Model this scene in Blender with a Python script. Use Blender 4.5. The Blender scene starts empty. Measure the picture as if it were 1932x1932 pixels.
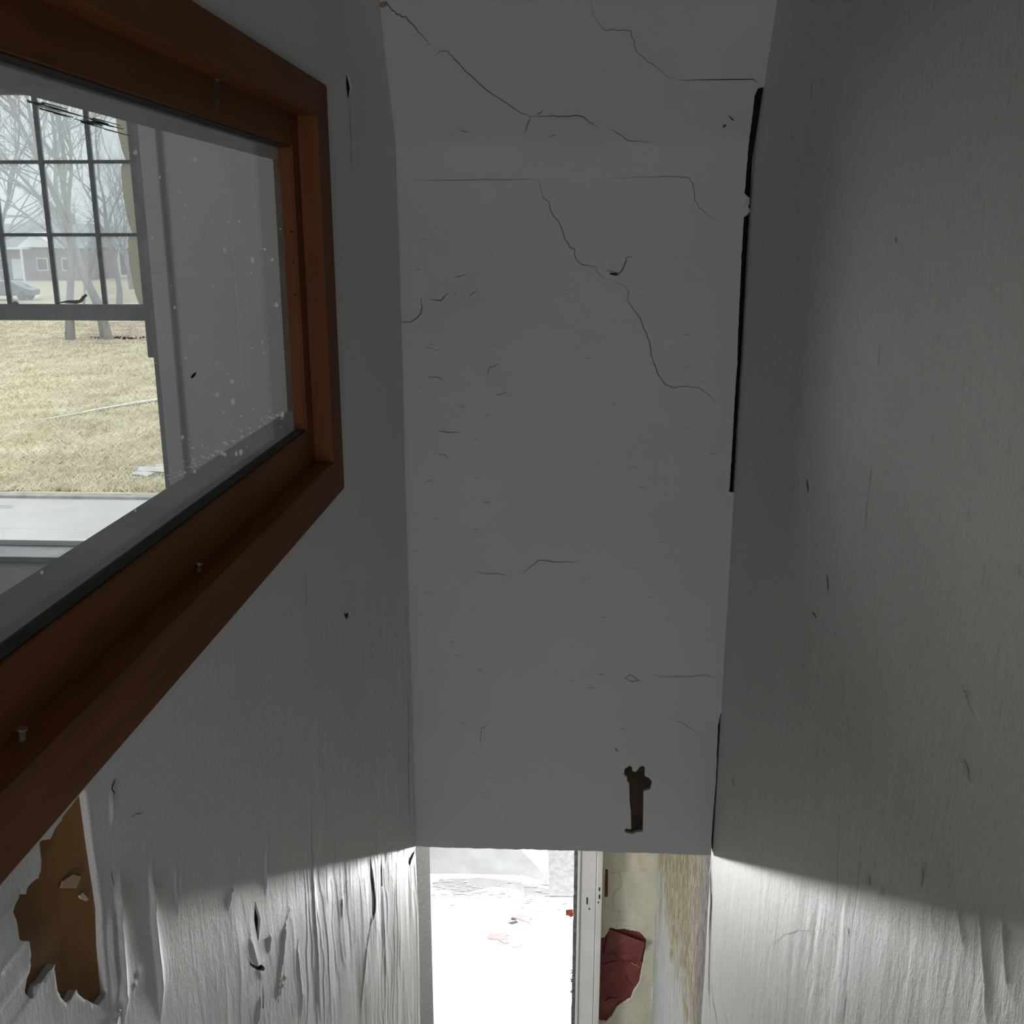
import bpy, bmesh, math, random
import numpy as np
from mathutils import Vector, Matrix

# ------------------------------------------------------------------ camera, sky, lamps, exposure
S = bpy.context.scene
COL = S.collection
EYE = 1.6                       # eye height above the upper landing, metres
PITCH, YAW, FPX = math.radians(15.17), math.radians(2.76), 1925.0
cd = bpy.data.cameras.new('camera')
cd.sensor_width = 36.0
cd.lens = 36.0 * FPX / 1932.0
cd.clip_start, cd.clip_end = 0.02, 600
cam = bpy.data.objects.new('camera', cd)
cam.location = (0, 0, EYE)
cam.rotation_euler = (math.pi / 2 - PITCH, 0, YAW)
COL.objects.link(cam)
S.camera = cam

S.view_settings.view_transform = 'Standard'
S.view_settings.look = 'None'
S.view_settings.gamma = 1
S.view_settings.use_curve_mapping = False
S.view_settings.exposure = 0.0

SKY = 3.4                        # zenith radiance of the overcast sky (horizon is a third of it)
W = bpy.data.worlds.new('overcast_sky')
S.world = W
W.use_nodes = True
nt = W.node_tree
nt.nodes.clear()
tc = nt.nodes.new('ShaderNodeTexCoord')
sx = nt.nodes.new('ShaderNodeSeparateXYZ')
mr = nt.nodes.new('ShaderNodeMapRange')
mr.inputs['From Min'].default_value = 0.0
mr.inputs['From Max'].default_value = 1.0
mr.inputs['To Min'].default_value = 1 / 2.6
mr.inputs['To Max'].default_value = 1.0
bg = nt.nodes.new('ShaderNodeBackground')
bg.inputs['Color'].default_value = (0.93, 0.95, 1.0, 1)
mm = nt.nodes.new('ShaderNodeMath')
mm.operation = 'MULTIPLY'
mm.inputs[1].default_value = SKY
wo = nt.nodes.new('ShaderNodeOutputWorld')
nt.links.new(tc.outputs['Generated'], sx.inputs[0])
nt.links.new(sx.outputs['Z'], mr.inputs['Value'])
nt.links.new(mr.outputs[0], mm.inputs[0])
nt.links.new(mm.outputs[0], bg.inputs['Strength'])
nt.links.new(bg.outputs[0], wo.inputs[0])


def area(name, loc, target, sx_, sy_, watts, color=(1, 1, 1)):
    l = bpy.data.lights.new(name, 'AREA')
    l.shape = 'RECTANGLE'
    l.size, l.size_y = sx_, sy_
    l.energy = watts
    l.color = color
    o = bpy.data.objects.new(name, l)
    o.location = loc
    d = Vector(target) - Vector(loc)
    o.rotation_euler = d.to_track_quat('-Z', 'Y').to_euler()
    COL.objects.link(o)
    return o


# area lamps added out of view: porch, landing, lobby and side room
pl = area('porch_overhead_fill', (-0.15, 5.7, EYE - 1.75), (-0.15, 5.7, -3), 2.4, 1.2, 42, (1.0, 1.0, 0.98))  # hidden lamp added under the porch ceiling to whiten the floor
pl.data.spread = math.radians(80)
lw_ = area('porch_low_helper_light', (-0.2, 6.56, EYE - 4.115), (-0.15, 1.6, EYE - 1.5), 1.7, 0.14, 60, (1.0, 1.0, 0.985))  # unseen lamp added to throw the shadow line onto the stair walls
lw_.data.spread = math.radians(62)
area('landing_fill_light', (0.22, -3.2, EYE - 0.75), (-0.25, 1.6, EYE - 0.3), 0.5, 1.1, 30, (0.985, 0.985, 1))  # soft fill added behind the camera; no window is built there
area('lobby_side_fill_light', (-1.28, 3.45, EYE - 2.95), (0.35, 4.2, EYE - 2.95), 0.5, 0.9, 29, (1, 0.99, 0.96))  # unseen lamp added to brighten the lobby walls, no window behind it
area('side_room_fill_light', (-3.1, 1.6, EYE + 0.2), (-0.6, 2.6, EYE - 0.2), 1.2, 1.3, 16, (1, 1, 1))  # fill lamp added inside the side room; the outer wall is solid

# ------------------------------------------------------------------ measuring helpers (pixel of the photograph -> point on a known plane)
cp, sp, cy, sy = math.cos(PITCH), math.sin(PITCH), math.cos(YAW), math.sin(YAW)


def ray(x, y):
    a = (x - 966) / FPX
    b = -(y - 966) / FPX
    Y = cp + b * sp
    Z = -sp + b * cp
    return Vector((a * cy - Y * sy, Y * cy + a * sy, Z))


def onX(x, y, X):
    r = ray(x, y)
    p = r * (X / r.x)
    return (p.y, p.z + EYE)


def onY(x, y, Y):
    r = ray(x, y)
    p = r * (Y / r.y)
    return (p.x, p.z + EYE)


def onZ(x, y, Z):
    r = ray(x, y)
    p = r * ((Z - EYE) / r.z)
    return (p.x, p.y)


# ------------------------------------------------------------------ object helpers
def link(o, parent=None):
    COL.objects.link(o)
    if parent is not None:
        o.parent = parent
    return o


def empty(name, loc=(0, 0, 0), rz=0):
    o = bpy.data.objects.new(name, None)
    o.empty_display_size = 0.05
    o.location = loc
    o.rotation_euler = (0, 0, rz)
    return link(o)


def tag(o, label=None, cat=None, group=None, kind=None):
    if label: o['label'] = label
    if cat: o['category'] = cat
    if group: o['group'] = group
    if kind: o['kind'] = kind
    return o


def mesh_obj(name, verts, faces, mat, parent=None, smooth=False):
    me = bpy.data.meshes.new(name)
    me.from_pydata(verts, [], faces)
    me.materials.append(mat)
    if smooth:
        me.polygons.foreach_set('use_smooth', np.ones(len(me.polygons), dtype=bool))
    me.update()
    return link(bpy.data.objects.new(name, me), parent)


def bm_obj(name, bm, mat, parent=None, smooth=False):
    bmesh.ops.recalc_face_normals(bm, faces=bm.faces)
    me = bpy.data.meshes.new(name)
    bm.to_mesh(me)
    bm.free()
    me.materials.append(mat)
    if smooth:
        me.polygons.foreach_set('use_smooth', np.ones(len(me.polygons), dtype=bool))
    return link(bpy.data.objects.new(name, me), parent)


def add_box(bm, x0, x1, y0, y1, z0, z1, bev=0.0):
    r = bmesh.ops.create_cube(bm, size=1)
    for v in r['verts']:
        v.co = Vector(((x0 + x1) / 2 + v.co.x * (x1 - x0), (y0 + y1) / 2 + v.co.y * (y1 - y0), (z0 + z1) / 2 + v.co.z * (z1 - z0)))
    if bev > 0:
        ed = list({e for v in r['verts'] for e in v.link_edges})
        bmesh.ops.bevel(bm, geom=ed, offset=bev, segments=2, affect='EDGES', profile=0.5)


def box(name, x0, x1, y0, y1, z0, z1, mat, parent=None, bev=0.0):
    bm = bmesh.new()
    add_box(bm, x0, x1, y0, y1, z0, z1, bev)
    return bm_obj(name, bm, mat, parent)


def prism(bm, pts8, bev=0.0):
    vs = [bm.verts.new(p) for p in pts8]
    for f in ((0, 1, 2, 3), (4, 7, 6, 5), (0, 4, 5, 1), (1, 5, 6, 2), (2, 6, 7, 3), (3, 7, 4, 0)):
        bm.faces.new([vs[i] for i in f])
    if bev > 0:
        ed = list({e for v in vs for e in v.link_edges})
        bmesh.ops.bevel(bm, geom=ed, offset=bev, segments=2, affect='EDGES', profile=0.5)


def tube(bm, pts, radii, sides=6, cap=True):
    rings = []
    n = len(pts)
    for i in range(n):
        a = pts[max(i - 1, 0)]
        b = pts[min(i + 1, n - 1)]
        d = (Vector(b) - Vector(a))
        if d.length < 1e-9: d = Vector((0, 0, 1))
        d.normalize()
        u = d.orthogonal().normalized()
        v = d.cross(u)
        rings.append([bm.verts.new(Vector(pts[i]) + (u * math.cos(t) + v * math.sin(t)) * radii[i]) for t in [2 * math.pi * k / sides for k in range(sides)]])
    for i in range(n - 1):
        for k in range(sides):
            bm.faces.new((rings[i][k], rings[i][(k + 1) % sides], rings[i + 1][(k + 1) % sides], rings[i + 1][k]))
    if cap:
        bm.faces.new(rings[0])
        bm.faces.new(rings[-1])


# ------------------------------------------------------------------ materials
def nodes_of(name):
    m = bpy.data.materials.new(name)
    m.use_nodes = True
    t = m.node_tree
    t.nodes.clear()
    out = t.nodes.new('ShaderNodeOutputMaterial')
    return m, t, out


def N(t, typ, **kw):
    n = t.nodes.new(typ)
    for k, v in kw.items():
        if k in n.inputs.keys():
            n.inputs[k].default_value = v
        else:
            setattr(n, k, v)
    return n


def coords(t, scale=(1, 1, 1), kind='Object'):
    c = N(t, 'ShaderNodeTexCoord')
    mp = N(t, 'ShaderNodeMapping')
    mp.inputs['Scale'].default_value = scale
    t.links.new(c.outputs[kind], mp.inputs['Vector'])
    return mp.outputs['Vector']


def noise(t, vec, scale, detail=4, rough=0.55, dist=0.0):
    n = N(t, 'ShaderNodeTexNoise')
    n.inputs['Scale'].default_value = scale
    n.inputs['Detail'].default_value = detail
    n.inputs['Roughness'].default_value = rough
    n.inputs['Distortion'].default_value = dist
    t.links.new(vec, n.inputs['Vector'])
    return n.outputs['Fac']


def ramp(t, fac, stops):
    r = N(t, 'ShaderNodeValToRGB')
    el = r.color_ramp.elements
    while len(el) < len(stops): el.new(0.5)
    for e, (p, c) in zip(el, stops):
        e.position = p
        e.color = (*c, 1) if len(c) == 3 else c
    t.links.new(fac, r.inputs['Fac'])
    return r.outputs['Color']


def mixc(t, fac, a, b, mode='MIX'):
    m = N(t, 'ShaderNodeMix', data_type='RGBA', blend_type=mode)
    if hasattr(fac, 'links') or hasattr(fac, 'is_linked'):
        t.links.new(fac, m.inputs[0])
    else:
        m.inputs[0].default_value = fac
    for s, v in ((m.inputs[6], a), (m.inputs[7], b)):
        if hasattr(v, 'is_linked'): t.links.new(v, s)
        else: s.default_value = (*v, 1)
    return m.outputs[2]


def bump(t, h, strength, dist, normal=None):
    b = N(t, 'ShaderNodeBump')
    b.inputs['Strength'].default_value = strength
    b.inputs['Distance'].default_value = dist
    t.links.new(h, b.inputs['Height'])
    if normal is not None: t.links.new(normal, b.inputs['Normal'])
    return b.outputs['Normal']


def surf(t, out, col, rough=0.6, normal=None, spec=0.5, metal=0.0):
    p = N(t, 'ShaderNodeBsdfPrincipled')
    if hasattr(col, 'is_linked'): t.links.new(col, p.inputs['Base Color'])
    else: p.inputs['Base Color'].default_value = (*col, 1)
    if hasattr(rough, 'is_linked'): t.links.new(rough, p.inputs['Roughness'])
    else: p.inputs['Roughness'].default_value = rough
    p.inputs['Specular IOR Level'].default_value = spec
    p.inputs['Metallic'].default_value = metal
    if normal is not None: t.links.new(normal, p.inputs['Normal'])
    t.links.new(p.outputs[0], out.inputs[0])
    return p


def plain(name, c1, c2, scale=8, rough=0.6, bstr=0.2, bdist=0.002, spec=0.4, stretch=(1, 1, 1), metal=0.0):
    m, t, o = nodes_of(name)
    v = coords(t, stretch)
    f = noise(t, v, scale, 5)
    col = ramp(t, f, [(0.35, c1), (0.65, c2)])
    nb = bump(t, noise(t, v, scale * 4, 4), bstr, bdist)
    surf(t, o, col, rough, nb, spec, metal)
    return m


def wall_paint(name, base, base2, crack_axis, crack, grain, speck=0.0, speck_col=(0.2, 0.2, 0.19)):
    """old thick wall paint: faint tone changes, fine vertical crazing, pits"""
    m, t, o = nodes_of(name)
    v = coords(t)
    f = noise(t, v, 1.7, 5, 0.6)
    col = ramp(t, f, [(0.3, base), (0.7, base2)])
    st = {'x': (100, 100, 32), 'z': (9, 9, 60)}[crack_axis]
    vs = coords(t, st)
    c1 = noise(t, vs, 1.0, 6, 0.65, 0.6)
    c2 = noise(t, coords(t, tuple(a * 2.6 for a in st)), 1.0, 3, 0.6)
    g = noise(t, v, 380, 3, 0.6)
    if speck > 0:
        ss = ramp(t, noise(t, coords(t, tuple(a * 1.6 for a in st)), 1.0, 2, 0.5, 0.3), [(0.60 , (0, 0, 0)), (0.72, (1, 1, 1))])
        k = N(t, 'ShaderNodeMath', operation='MULTIPLY')
        t.links.new(ss, k.inputs[0])
        k.inputs[1].default_value = speck
        col = mixc(t, k.outputs[0], col, speck_col)
    n1 = bump(t, c1, crack, 0.004)
    n2 = bump(t, c2, crack * 0.8, 0.0015, n1)
    n3 = bump(t, g, grain, 0.0006, n2)
    surf(t, o, col, 0.58, n3, 0.35)
    return m


M_LEFT = wall_paint('old_white_wall_paint', (0.60, 0.605, 0.60), (0.66, 0.66, 0.655), 'x', 0.26, 0.35)
M_RIGHT = wall_paint('old_cream_white_wall_paint', (0.605, 0.605, 0.575), (0.66, 0.66, 0.63), 'x', 0.34, 0.45, 0.35, (0.3, 0.3, 0.27))
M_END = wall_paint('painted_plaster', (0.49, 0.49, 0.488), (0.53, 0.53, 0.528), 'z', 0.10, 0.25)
M_ROOM = wall_paint('side_room_plaster', (0.52, 0.53, 0.53), (0.62, 0.63, 0.63), 'x', 0.08, 0.2)
M_CREAM = wall_paint('cream_plaster', (0.58, 0.55, 0.42), (0.68, 0.65, 0.52), 'z', 0.5, 0.5, 0.25, (0.22, 0.19, 0.12))
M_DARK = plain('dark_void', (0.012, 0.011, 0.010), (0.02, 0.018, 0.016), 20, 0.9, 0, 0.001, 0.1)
M_CRACK = plain('crack_shadow', (0.10, 0.10, 0.095), (0.16, 0.16, 0.15), 60, 0.95, 0, 0.001, 0.0)
M_CRACKD = plain('deep_crack', (0.018, 0.017, 0.016), (0.035, 0.033, 0.03), 60, 0.95, 0, 0.001, 0.0)
M_BOARD = plain('brown_fibreboard', (0.20, 0.10, 0.036), (0.32, 0.165, 0.063), 5, 0.75, 0.3, 0.001, 0.2, (1, 1, 0.4))
M_LATH = plain('dark_brown_lath', (0.045, 0.028, 0.018), (0.075, 0.047, 0.03), 12, 0.8, 0.3, 0.001, 0.2)
M_METAL = plain('dull_screw_metal', (0.30, 0.31, 0.27), (0.48, 0.48, 0.43), 200, 0.45, 0.1, 0.0005, 0.5, (1, 1, 1), 0.8)
M_RUST = plain('dark_rusty_metal', (0.06, 0.055, 0.045), (0.12, 0.11, 0.09), 200, 0.6, 0.1, 0.0005, 0.3, (1, 1, 1), 0.5)
M_WHITE = plain('white_gloss_trim', (0.60, 0.585, 0.575), (0.68, 0.66, 0.65), 6, 0.45, 0.1, 0.001, 0.4)
M_STRIP = plain('dark_weatherstrip', (0.07, 0.07, 0.075), (0.16, 0.155, 0.16), 60, 0.8, 0.5, 0.002, 0.2)
M_GREYP = plain('grey_painted_wood', (0.24, 0.25, 0.255), (0.33, 0.34, 0.345), 9, 0.6, 0.2, 0.001, 0.3)
M_STILE = plain('bare_weathered_stile', (0.42, 0.40, 0.30), (0.6, 0.57, 0.46), 14, 0.7, 0.2, 0.001, 0.3)
M_MUNT = plain('dark_muntin_paint', (0.13, 0.14, 0.155), (0.2, 0.215, 0.235), 30, 0.6, 0.1, 0.0005, 0.3)
M_PALE = plain('pale_paint_on_glass', (0.62, 0.63, 0.62), (0.75, 0.76, 0.75), 40, 0.6, 0.2, 0.001, 0.3)
M_UNFIN = plain('unfinished_brown_wood', (0.10, 0.085, 0.075), (0.17, 0.145, 0.125), 8, 0.7, 0.2, 0.001, 0.2, (1, 1, 0.2))


def wood(name, dark, mid, light, along):
    m, t, o = nodes_of(name)
    st = {'y': (30, 2.2, 30), 'z': (30, 30, 2.2)}[along]
    v = coords(t, st)
    w = noise(t, v, 1.0, 6, 0.6, 0.8)
    big = noise(t, coords(t, (4, 4, 4)), 1.0, 3)
    c = ramp(t, w, [(0.25, dark), (0.5, mid), (0.8, light)])
    c2 = mixc(t, big, c, tuple(a * 0.75 for a in mid))
    nb = bump(t, w, 0.12, 0.001)
    surf(t, o, c2, 0.55, nb, 0.08)
    return m


M_WOODY = wood('varnished_wood_horizontal', (0.092, 0.034, 0.014), (0.165, 0.061, 0.023), (0.24, 0.09, 0.032), 'y')
M_WOODZ = wood('varnished_wood_vertical', (0.092, 0.034, 0.014), (0.165, 0.061, 0.023), (0.24, 0.09, 0.032), 'z')
M_WOODL = wood('lit_look_stop_wood', (0.14, 0.045, 0.014), (0.24, 0.085, 0.025), (0.32, 0.125, 0.04), 'y')  # same wood coloured lighter, as if lit from below
M_PUTTY = plain('dark_putty', (0.018, 0.016, 0.012), (0.035, 0.03, 0.022), 30, 0.8, 0.3, 0.001, 0.2)


def glass(name, haze, hazecol, blotch=0.0, tint=(0.96, 0.98, 0.97)):
    m, t, o = nodes_of(name)
    tr = N(t, 'ShaderNodeBsdfTransparent')
    tr.inputs['Color'].default_value = (*tint, 1)
    gl = N(t, 'ShaderNodeBsdfGlossy')
    gl.inputs['Roughness'].default_value = 0.03
    lw = N(t, 'ShaderNodeLayerWeight')
    lw.inputs['Blend'].default_value = 0.5
    pw = N(t, 'ShaderNodeMath', operation='POWER')
    t.links.new(lw.outputs['Facing'], pw.inputs[0])
    pw.inputs[1].default_value = 5.0
    fr = N(t, 'ShaderNodeMath', operation='MULTIPLY_ADD')
    t.links.new(pw.outputs[0], fr.inputs[0])
    fr.inputs[1].default_value = 0.9
    fr.inputs[2].default_value = 0.035
    m1 = N(t, 'ShaderNodeMixShader')
    t.links.new(fr.outputs[0], m1.inputs[0])
    t.links.new(tr.outputs[0], m1.inputs[1])
    t.links.new(gl.outputs[0], m1.inputs[2])
    df = N(t, 'ShaderNodeBsdfDiffuse')
    df.inputs['Color'].default_value = (*hazecol, 1)
    tl = N(t, 'ShaderNodeBsdfTranslucent')
    tl.inputs['Color'].default_value = (*hazecol, 1)
    m2 = N(t, 'ShaderNodeMixShader')
    m2.inputs[0].default_value = 0.5
    t.links.new(df.outputs[0], m2.inputs[1])
    t.links.new(tl.outputs[0], m2.inputs[2])
    m3 = N(t, 'ShaderNodeMixShader')
    v = coords(t, (6, 6, 6))
    h = N(t, 'ShaderNodeMapRange')
    t.links.new(noise(t, v, 1.5, 5, 0.6), h.inputs['Value'])
    h.inputs['From Min'].default_value = 0.3
    h.inputs['From Max'].default_value = 0.75
    h.inputs['To Min'].default_value = haze * (1 - blotch)
    h.inputs['To Max'].default_value = haze * (1 + blotch)
    t.links.new(h.outputs[0], m3.inputs[0])
    t.links.new(m1.outputs[0], m3.inputs[1])
    t.links.new(m2.outputs[0], m3.inputs[2])
    t.links.new(m3.outputs[0], o.inputs[0])
    return m


M_SPECK = glass('paint_fleck', 0.96, (0.92, 0.93, 0.92), 0.03)
M_GLASS = glass('dusty_window_glass', 0.055, (0.7, 0.73, 0.72), 0.5)
M_MILK = glass('milky_sash_glass', 0.22, (0.84, 0.88, 0.95), 0.25)
M_FILM = glass('old_paint_film', 0.88, (0.78, 0.75, 0.64), 0.06)


# ------------------------------------------------------------------ height fields for the old wall skins
def lattice(seed):
    return np.random.RandomState(seed).rand(256, 256)


def vnoise(u, v, seed):
    L = lattice(seed)
    iu, iv = np.floor(u).astype(int), np.floor(v).astype(int)
    fu, fv = u - iu, v - iv
    fu = fu * fu * (3 - 2 * fu)
    fv = fv * fv * (3 - 2 * fv)
    a = L[iu % 256, iv % 256]
    b = L[(iu + 1) % 256, iv % 256]
    c = L[iu % 256, (iv + 1) % 256]
    d = L[(iu + 1) % 256, (iv + 1) % 256]
    return (a * (1 - fu) + b * fu) * (1 - fv) + (c * (1 - fu) + d * fu) * fv - 0.5


def fbm(u, v, seed, oct=4):
    s, a = 0, 1.0
    for i in range(oct):
        s = s + a * vnoise(u * 2 ** i + 13.7 * i, v * 2 ** i + 7.1 * i, seed + i)
        a *= 0.5
    return s


def poly_sdf(u, v, pts):
    """signed distance to a polygon, positive inside (evaluated only near it)"""
    P = np.array(pts)
    out = np.full(u.shape, -1.0)
    m = 0.06
    sel = (u > P[:, 0].min() - m) & (u < P[:, 0].max() + m) & (v > P[:, 1].min() - m) & (v < P[:, 1].max() + m)
    uu, vv = u[sel], v[sel]
    if uu.size == 0: return out
    dm = np.full(uu.shape, 9.0)
    ins = np.zeros(uu.shape, bool)
    for i in range(len(P)):
        a, b = P[i], P[(i + 1) % len(P)]
        e = b - a
        L2 = max(e @ e, 1e-12)
        tt = np.clip(((uu - a[0]) * e[0] + (vv - a[1]) * e[1]) / L2, 0, 1)
        dm = np.minimum(dm, np.hypot(uu - a[0] - tt * e[0], vv - a[1] - tt * e[1]))
        c = (a[1] > vv) != (b[1] > vv)
        with np.errstate(divide='ignore', invalid='ignore'):
            xi = e[0] * (vv - a[1]) / (b[1] - a[1] if b[1] != a[1] else 1e-12) + a[0]
        ins ^= c & (uu < xi)
    out[sel] = np.where(ins, dm, -dm)
    return out


def sheet(name, us, vs, hfun, pos, mat, parent=None, sfun=None, skirt=0.01):
    """a skin over a wall: grid us x vs, height hfun, cut out where sfun < 0, with a thickness edge of depth skirt"""
    U, V = np.meshgrid(np.asarray(us), np.asarray(vs), indexing='ij')
    s = sfun(U, V) if sfun else None
    H = hfun(U, V, s)
    P = np.stack(pos(U, V, H), -1)
    Q = np.stack(pos(U, V, H - skirt), -1)
    nu, nv = U.shape
    idx = np.arange(nu * nv).reshape(nu, nv)
    c = np.stack([idx[:-1, :-1], idx[1:, :-1], idx[1:, 1:], idx[:-1, 1:]], -1).reshape(-1, 4)
    verts = P.reshape(-1, 3).tolist()
    if s is None:
        faces = c.tolist()
        return mesh_obj(name, verts, faces, mat, parent, True)
    sf = s.reshape(-1)
    q = Q.reshape(-1, 3)
    p = P.reshape(-1, 3)
    ins = sf[c] > 0
    full = ins.all(1)
    mixed = ins.any(1) & ~full
    faces = c[full].tolist()
    cache = {}

    def cross(a, b):
        k = (a, b) if a < b else (b, a)
        if k not in cache:
            a_, b_ = k
            t_ = sf[a_] / (sf[a_] - sf[b_])
            t_ = min(max(t_, 0.02), 0.98)
            verts.append((p[a_] * (1 - t_) + p[b_] * t_).tolist())
            top = len(verts) - 1
            verts.append((p[a_] * (1 - t_) + p[b_] * t_).tolist())
            verts.append((q[a_] * (1 - t_) + q[b_] * t_).tolist())
            cache[k] = (top, len(verts) - 2, len(verts) - 1)
        return cache[k]

    for cell in c[mixed].tolist():
        poly, cr = [], []
        for i in range(4):
            a, b = cell[i], cell[(i + 1) % 4]
            if sf[a] > 0: poly.append(a)
            if (sf[a] > 0) != (sf[b] > 0):
                k = cross(a, b)
                poly.append(k[0])
                cr.append((sf[a] > 0, k))
        if len(poly) >= 3: faces.append(poly)
        if len(cr) == 2:
            (la, ka), (lb, kb) = cr
            if not la: ka, kb = kb, ka
            faces.append([kb[1], ka[1], ka[2], kb[2]])
    return mesh_obj(name, verts, faces, mat, parent, True)


def ar(a, b, step):
    return np.linspace(a, b, max(2, int(round((b - a) / step)) + 1))


def cat(*seqs):
    return np.unique(np.round(np.concatenate(seqs), 6))


def ribbon(name, pts3, width, normal, mat, parent, taper=True):
    """a hairline crack: a thin tapering dark strip along pts3 on a surface with the given normal"""
    n = Vector(normal)
    vs, fs = [], []
    k = len(pts3)
    for i, q in enumerate(pts3):
        a = Vector(pts3[max(i - 1, 0)])
        b = Vector(pts3[min(i + 1, k - 1)])
        d = (b - a).normalized()
        sdir = d.cross(n).normalized()
        w = width / 2 * (0.25 + 0.75 * math.sin(math.pi * (i + 0.35) / (k - 0.3)) if taper else 1)
        vs += [tuple(Vector(q) + sdir * w), tuple(Vector(q) - sdir * w)]
        if i: fs.append((2 * i - 2, 2 * i - 1, 2 * i + 1, 2 * i))
    return mesh_obj(name, vs, fs, mat, parent)


def jag(pts, sub, amp, rnd):
    """subdivide a polyline and give it small irregular kinks"""
    out = []
    for i in range(len(pts) - 1):
        a, b = pts[i], pts[i + 1]
        for k in range(sub):
            t_ = k / sub
            j = amp if (k or i) else 0
            out.append((a[0] + (b[0] - a[0]) * t_ + rnd.uniform(-j, j), a[1] + (b[1] - a[1]) * t_ + rnd.uniform(-j, j)))
    out.append(pts[-1])
    return out


XL, XR, YE = -0.437, 0.487, 2.80          # left wall, right wall, end wall planes of the stairwell
Z_HEAD = EYE - 1.853                      # underside of the end wall over the lower doorway
Z_LOW = EYE - 4.2                         # lower floor
Z_OUT = EYE - 4.6                         # ground outside

# ------------------------------------------------------------------ wall_left: thick paint skin, torn and curling
TORN = [(161, 1487), (175, 1597), (192, 1714), (194, 1784), (202, 1875), (184, 1897), (164, 1888), (150, 1878), (143, 1866), (133, 1885),
        (122, 1893), (110, 1875), (104, 1845), (103, 1818), (94, 1831), (80, 1852), (70, 1857), (65, 1875), (58, 1890), (47, 1906), (36, 1905), (14, 1930), (-30, 1975),
        (-40, 1900), (-10, 1880), (4, 1857), (10, 1882), (19, 1875), (35, 1878), (42, 1852), (47, 1831), (55, 1836), (57, 1807), (55, 1775), (39, 1778), (34, 1735),
        (27, 1712), (35, 1687), (48, 1687), (50, 1672), (72, 1655), (79, 1632), (72, 1592), (79, 1585), (96, 1583), (103, 1562), (131, 1527)]
TORN = [onX(*q, XL) for q in TORN]
SLOTS = [
    [(481, 1698), (486, 1716), (491, 1735), (489, 1752), (487, 1770), (485, 1778), (483, 1760), (479, 1735), (480, 1715)],
    [(466, 1806), (474, 1818), (484, 1823), (490, 1819), (499, 1826), (496, 1832), (484, 1830), (472, 1822)],
    [(494, 1858), (497, 1880), (496, 1902), (493, 1904), (493, 1880)],
    [(698, 1610), (703, 1652), (708, 1694), (708, 1716), (703, 1738), (701, 1720), (701, 1690), (698, 1650)],
    [(722, 1612), (724, 1640), (724, 1672), (721, 1672), (720, 1640)],
    [(653, 130), (657, 142), (663, 166), (659, 186), (655, 186), (652, 160)],
    [(648, 1148), (653, 1158), (661, 1152), (660, 1162), (654, 1170), (650, 1162)],
    [(211, 1640), (216, 1648), (219, 1668), (218, 1672), (214, 1660)],
    [(772, 1620), (779, 1608), (784, 1602), (778, 1620), (773, 1634), (771, 1628)],
]
SLOTS = [[onX(*q, XL) for q in s_] for s_ in SLOTS]
WIN = (0.34, 1.885, EYE - 0.44, EYE + 0.227)      # rough opening of the side window in this wall (y0, y1, z0, z1)

# lifted flake edges: (pixels down the edge, lift, fall-off width)
FLAKES = [
    ([(255, 1592), (240, 1615), (226, 1650), (221, 1690), (220, 1740), (224, 1800), (228, 1860), (235, 1932)], 0.012, 0.030),
    ([(216, 1694), (208, 1725), (205, 1765), (209, 1820), (215, 1880), (218, 1900)], 0.009, 0.024),
    ([(290, 1612), (285, 1640), (285, 1670), (288, 1705), (287, 1730), (292, 1775), (299, 1830), (303, 1890), (302, 1932)], 0.010, 0.026),
    ([(233, 1885), (220, 1900), (213, 1925), (212, 1960)], 0.009, 0.03),
    ([(345, 1625), (341, 1660), (341, 1710)], 0.003, 0.02),
    ([(263, 1835), (252, 1850), (248, 1875)], 0.004, 0.02),
    ([(330, 1630), (333, 1680), (337, 1730)], 0.003, 0.015),
    ([(222, 1465), (213, 1490), (211, 1520), (212, 1560)], 0.005, 0.02),
    ([(478, 1556), (468, 1580), (452, 1612), (450, 1634), (443, 1662), (434, 1690), (430, 1720)], 0.006, 0.016),
    ([(505, 1575), (502, 1600), (500, 1625), (500, 1690)], 0.005, 0.018),
    ([(551, 1695), (540, 1720), (536, 1750), (533, 1790), (536, 1840), (520, 1880), (513, 1932)], 0.006, 0.014),
    ([(515, 1745), (508, 1765), (505, 1800)], 0.005, 0.012),
    ([(566, 1753), (560, 1790), (564, 1840), (568, 1880), (566, 1932)], 0.004, 0.012),
    ([(587, 1600), (590, 1660), (594, 1730), (598, 1800), (600, 1870), (604, 1932)], 0.004, 0.020),
    ([(700, 1660), (703, 1720), (690, 1790), (684, 1860), (680, 1932)], 0.004, 0.05),
    ([(724, 1640), (725, 1700), (727, 1800), (727, 1932)], 0.003, 0.03),
    ([(655, 1660), (645, 1700), (645, 1735)], 0.004, 0.012),
    ([(490, 1880), (486, 1905), (484, 1932)], 0.006, 0.014),
    ([(470, 1770), (478, 1800), (486, 1830), (492, 1850)], 0.004, 0.035),
]
FL = []
for pts, hh, ww in FLAKES:
    q = sorted([onX(*a, XL) for a in pts], key=lambda a: a[1])
    FL.append(([a[1] for a in q], [a[0] for a in q], hh * 0.6, ww * 0.4))


def left_s(u, v):
    s = np.full(u.shape, 1.0)
    for poly in [TORN] + SLOTS:
        s = np.minimum(s, -poly_sdf(u, v, poly))
    win = np.minimum(np.minimum(u - WIN[0], WIN[1] - u), np.minimum(v - WIN[2], WIN[3] - v))
    s = np.minimum(s, -win)
    edge = 2.792 + 0.007 * fbm(v * 30, v * 0 + 3, 5, 3) - 0.004 * (v < Z_HEAD)
    return np.minimum(s, edge - u)


def low_mask(v, top, soft):
    return np.clip((top - v) / soft, 0, 1)


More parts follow.
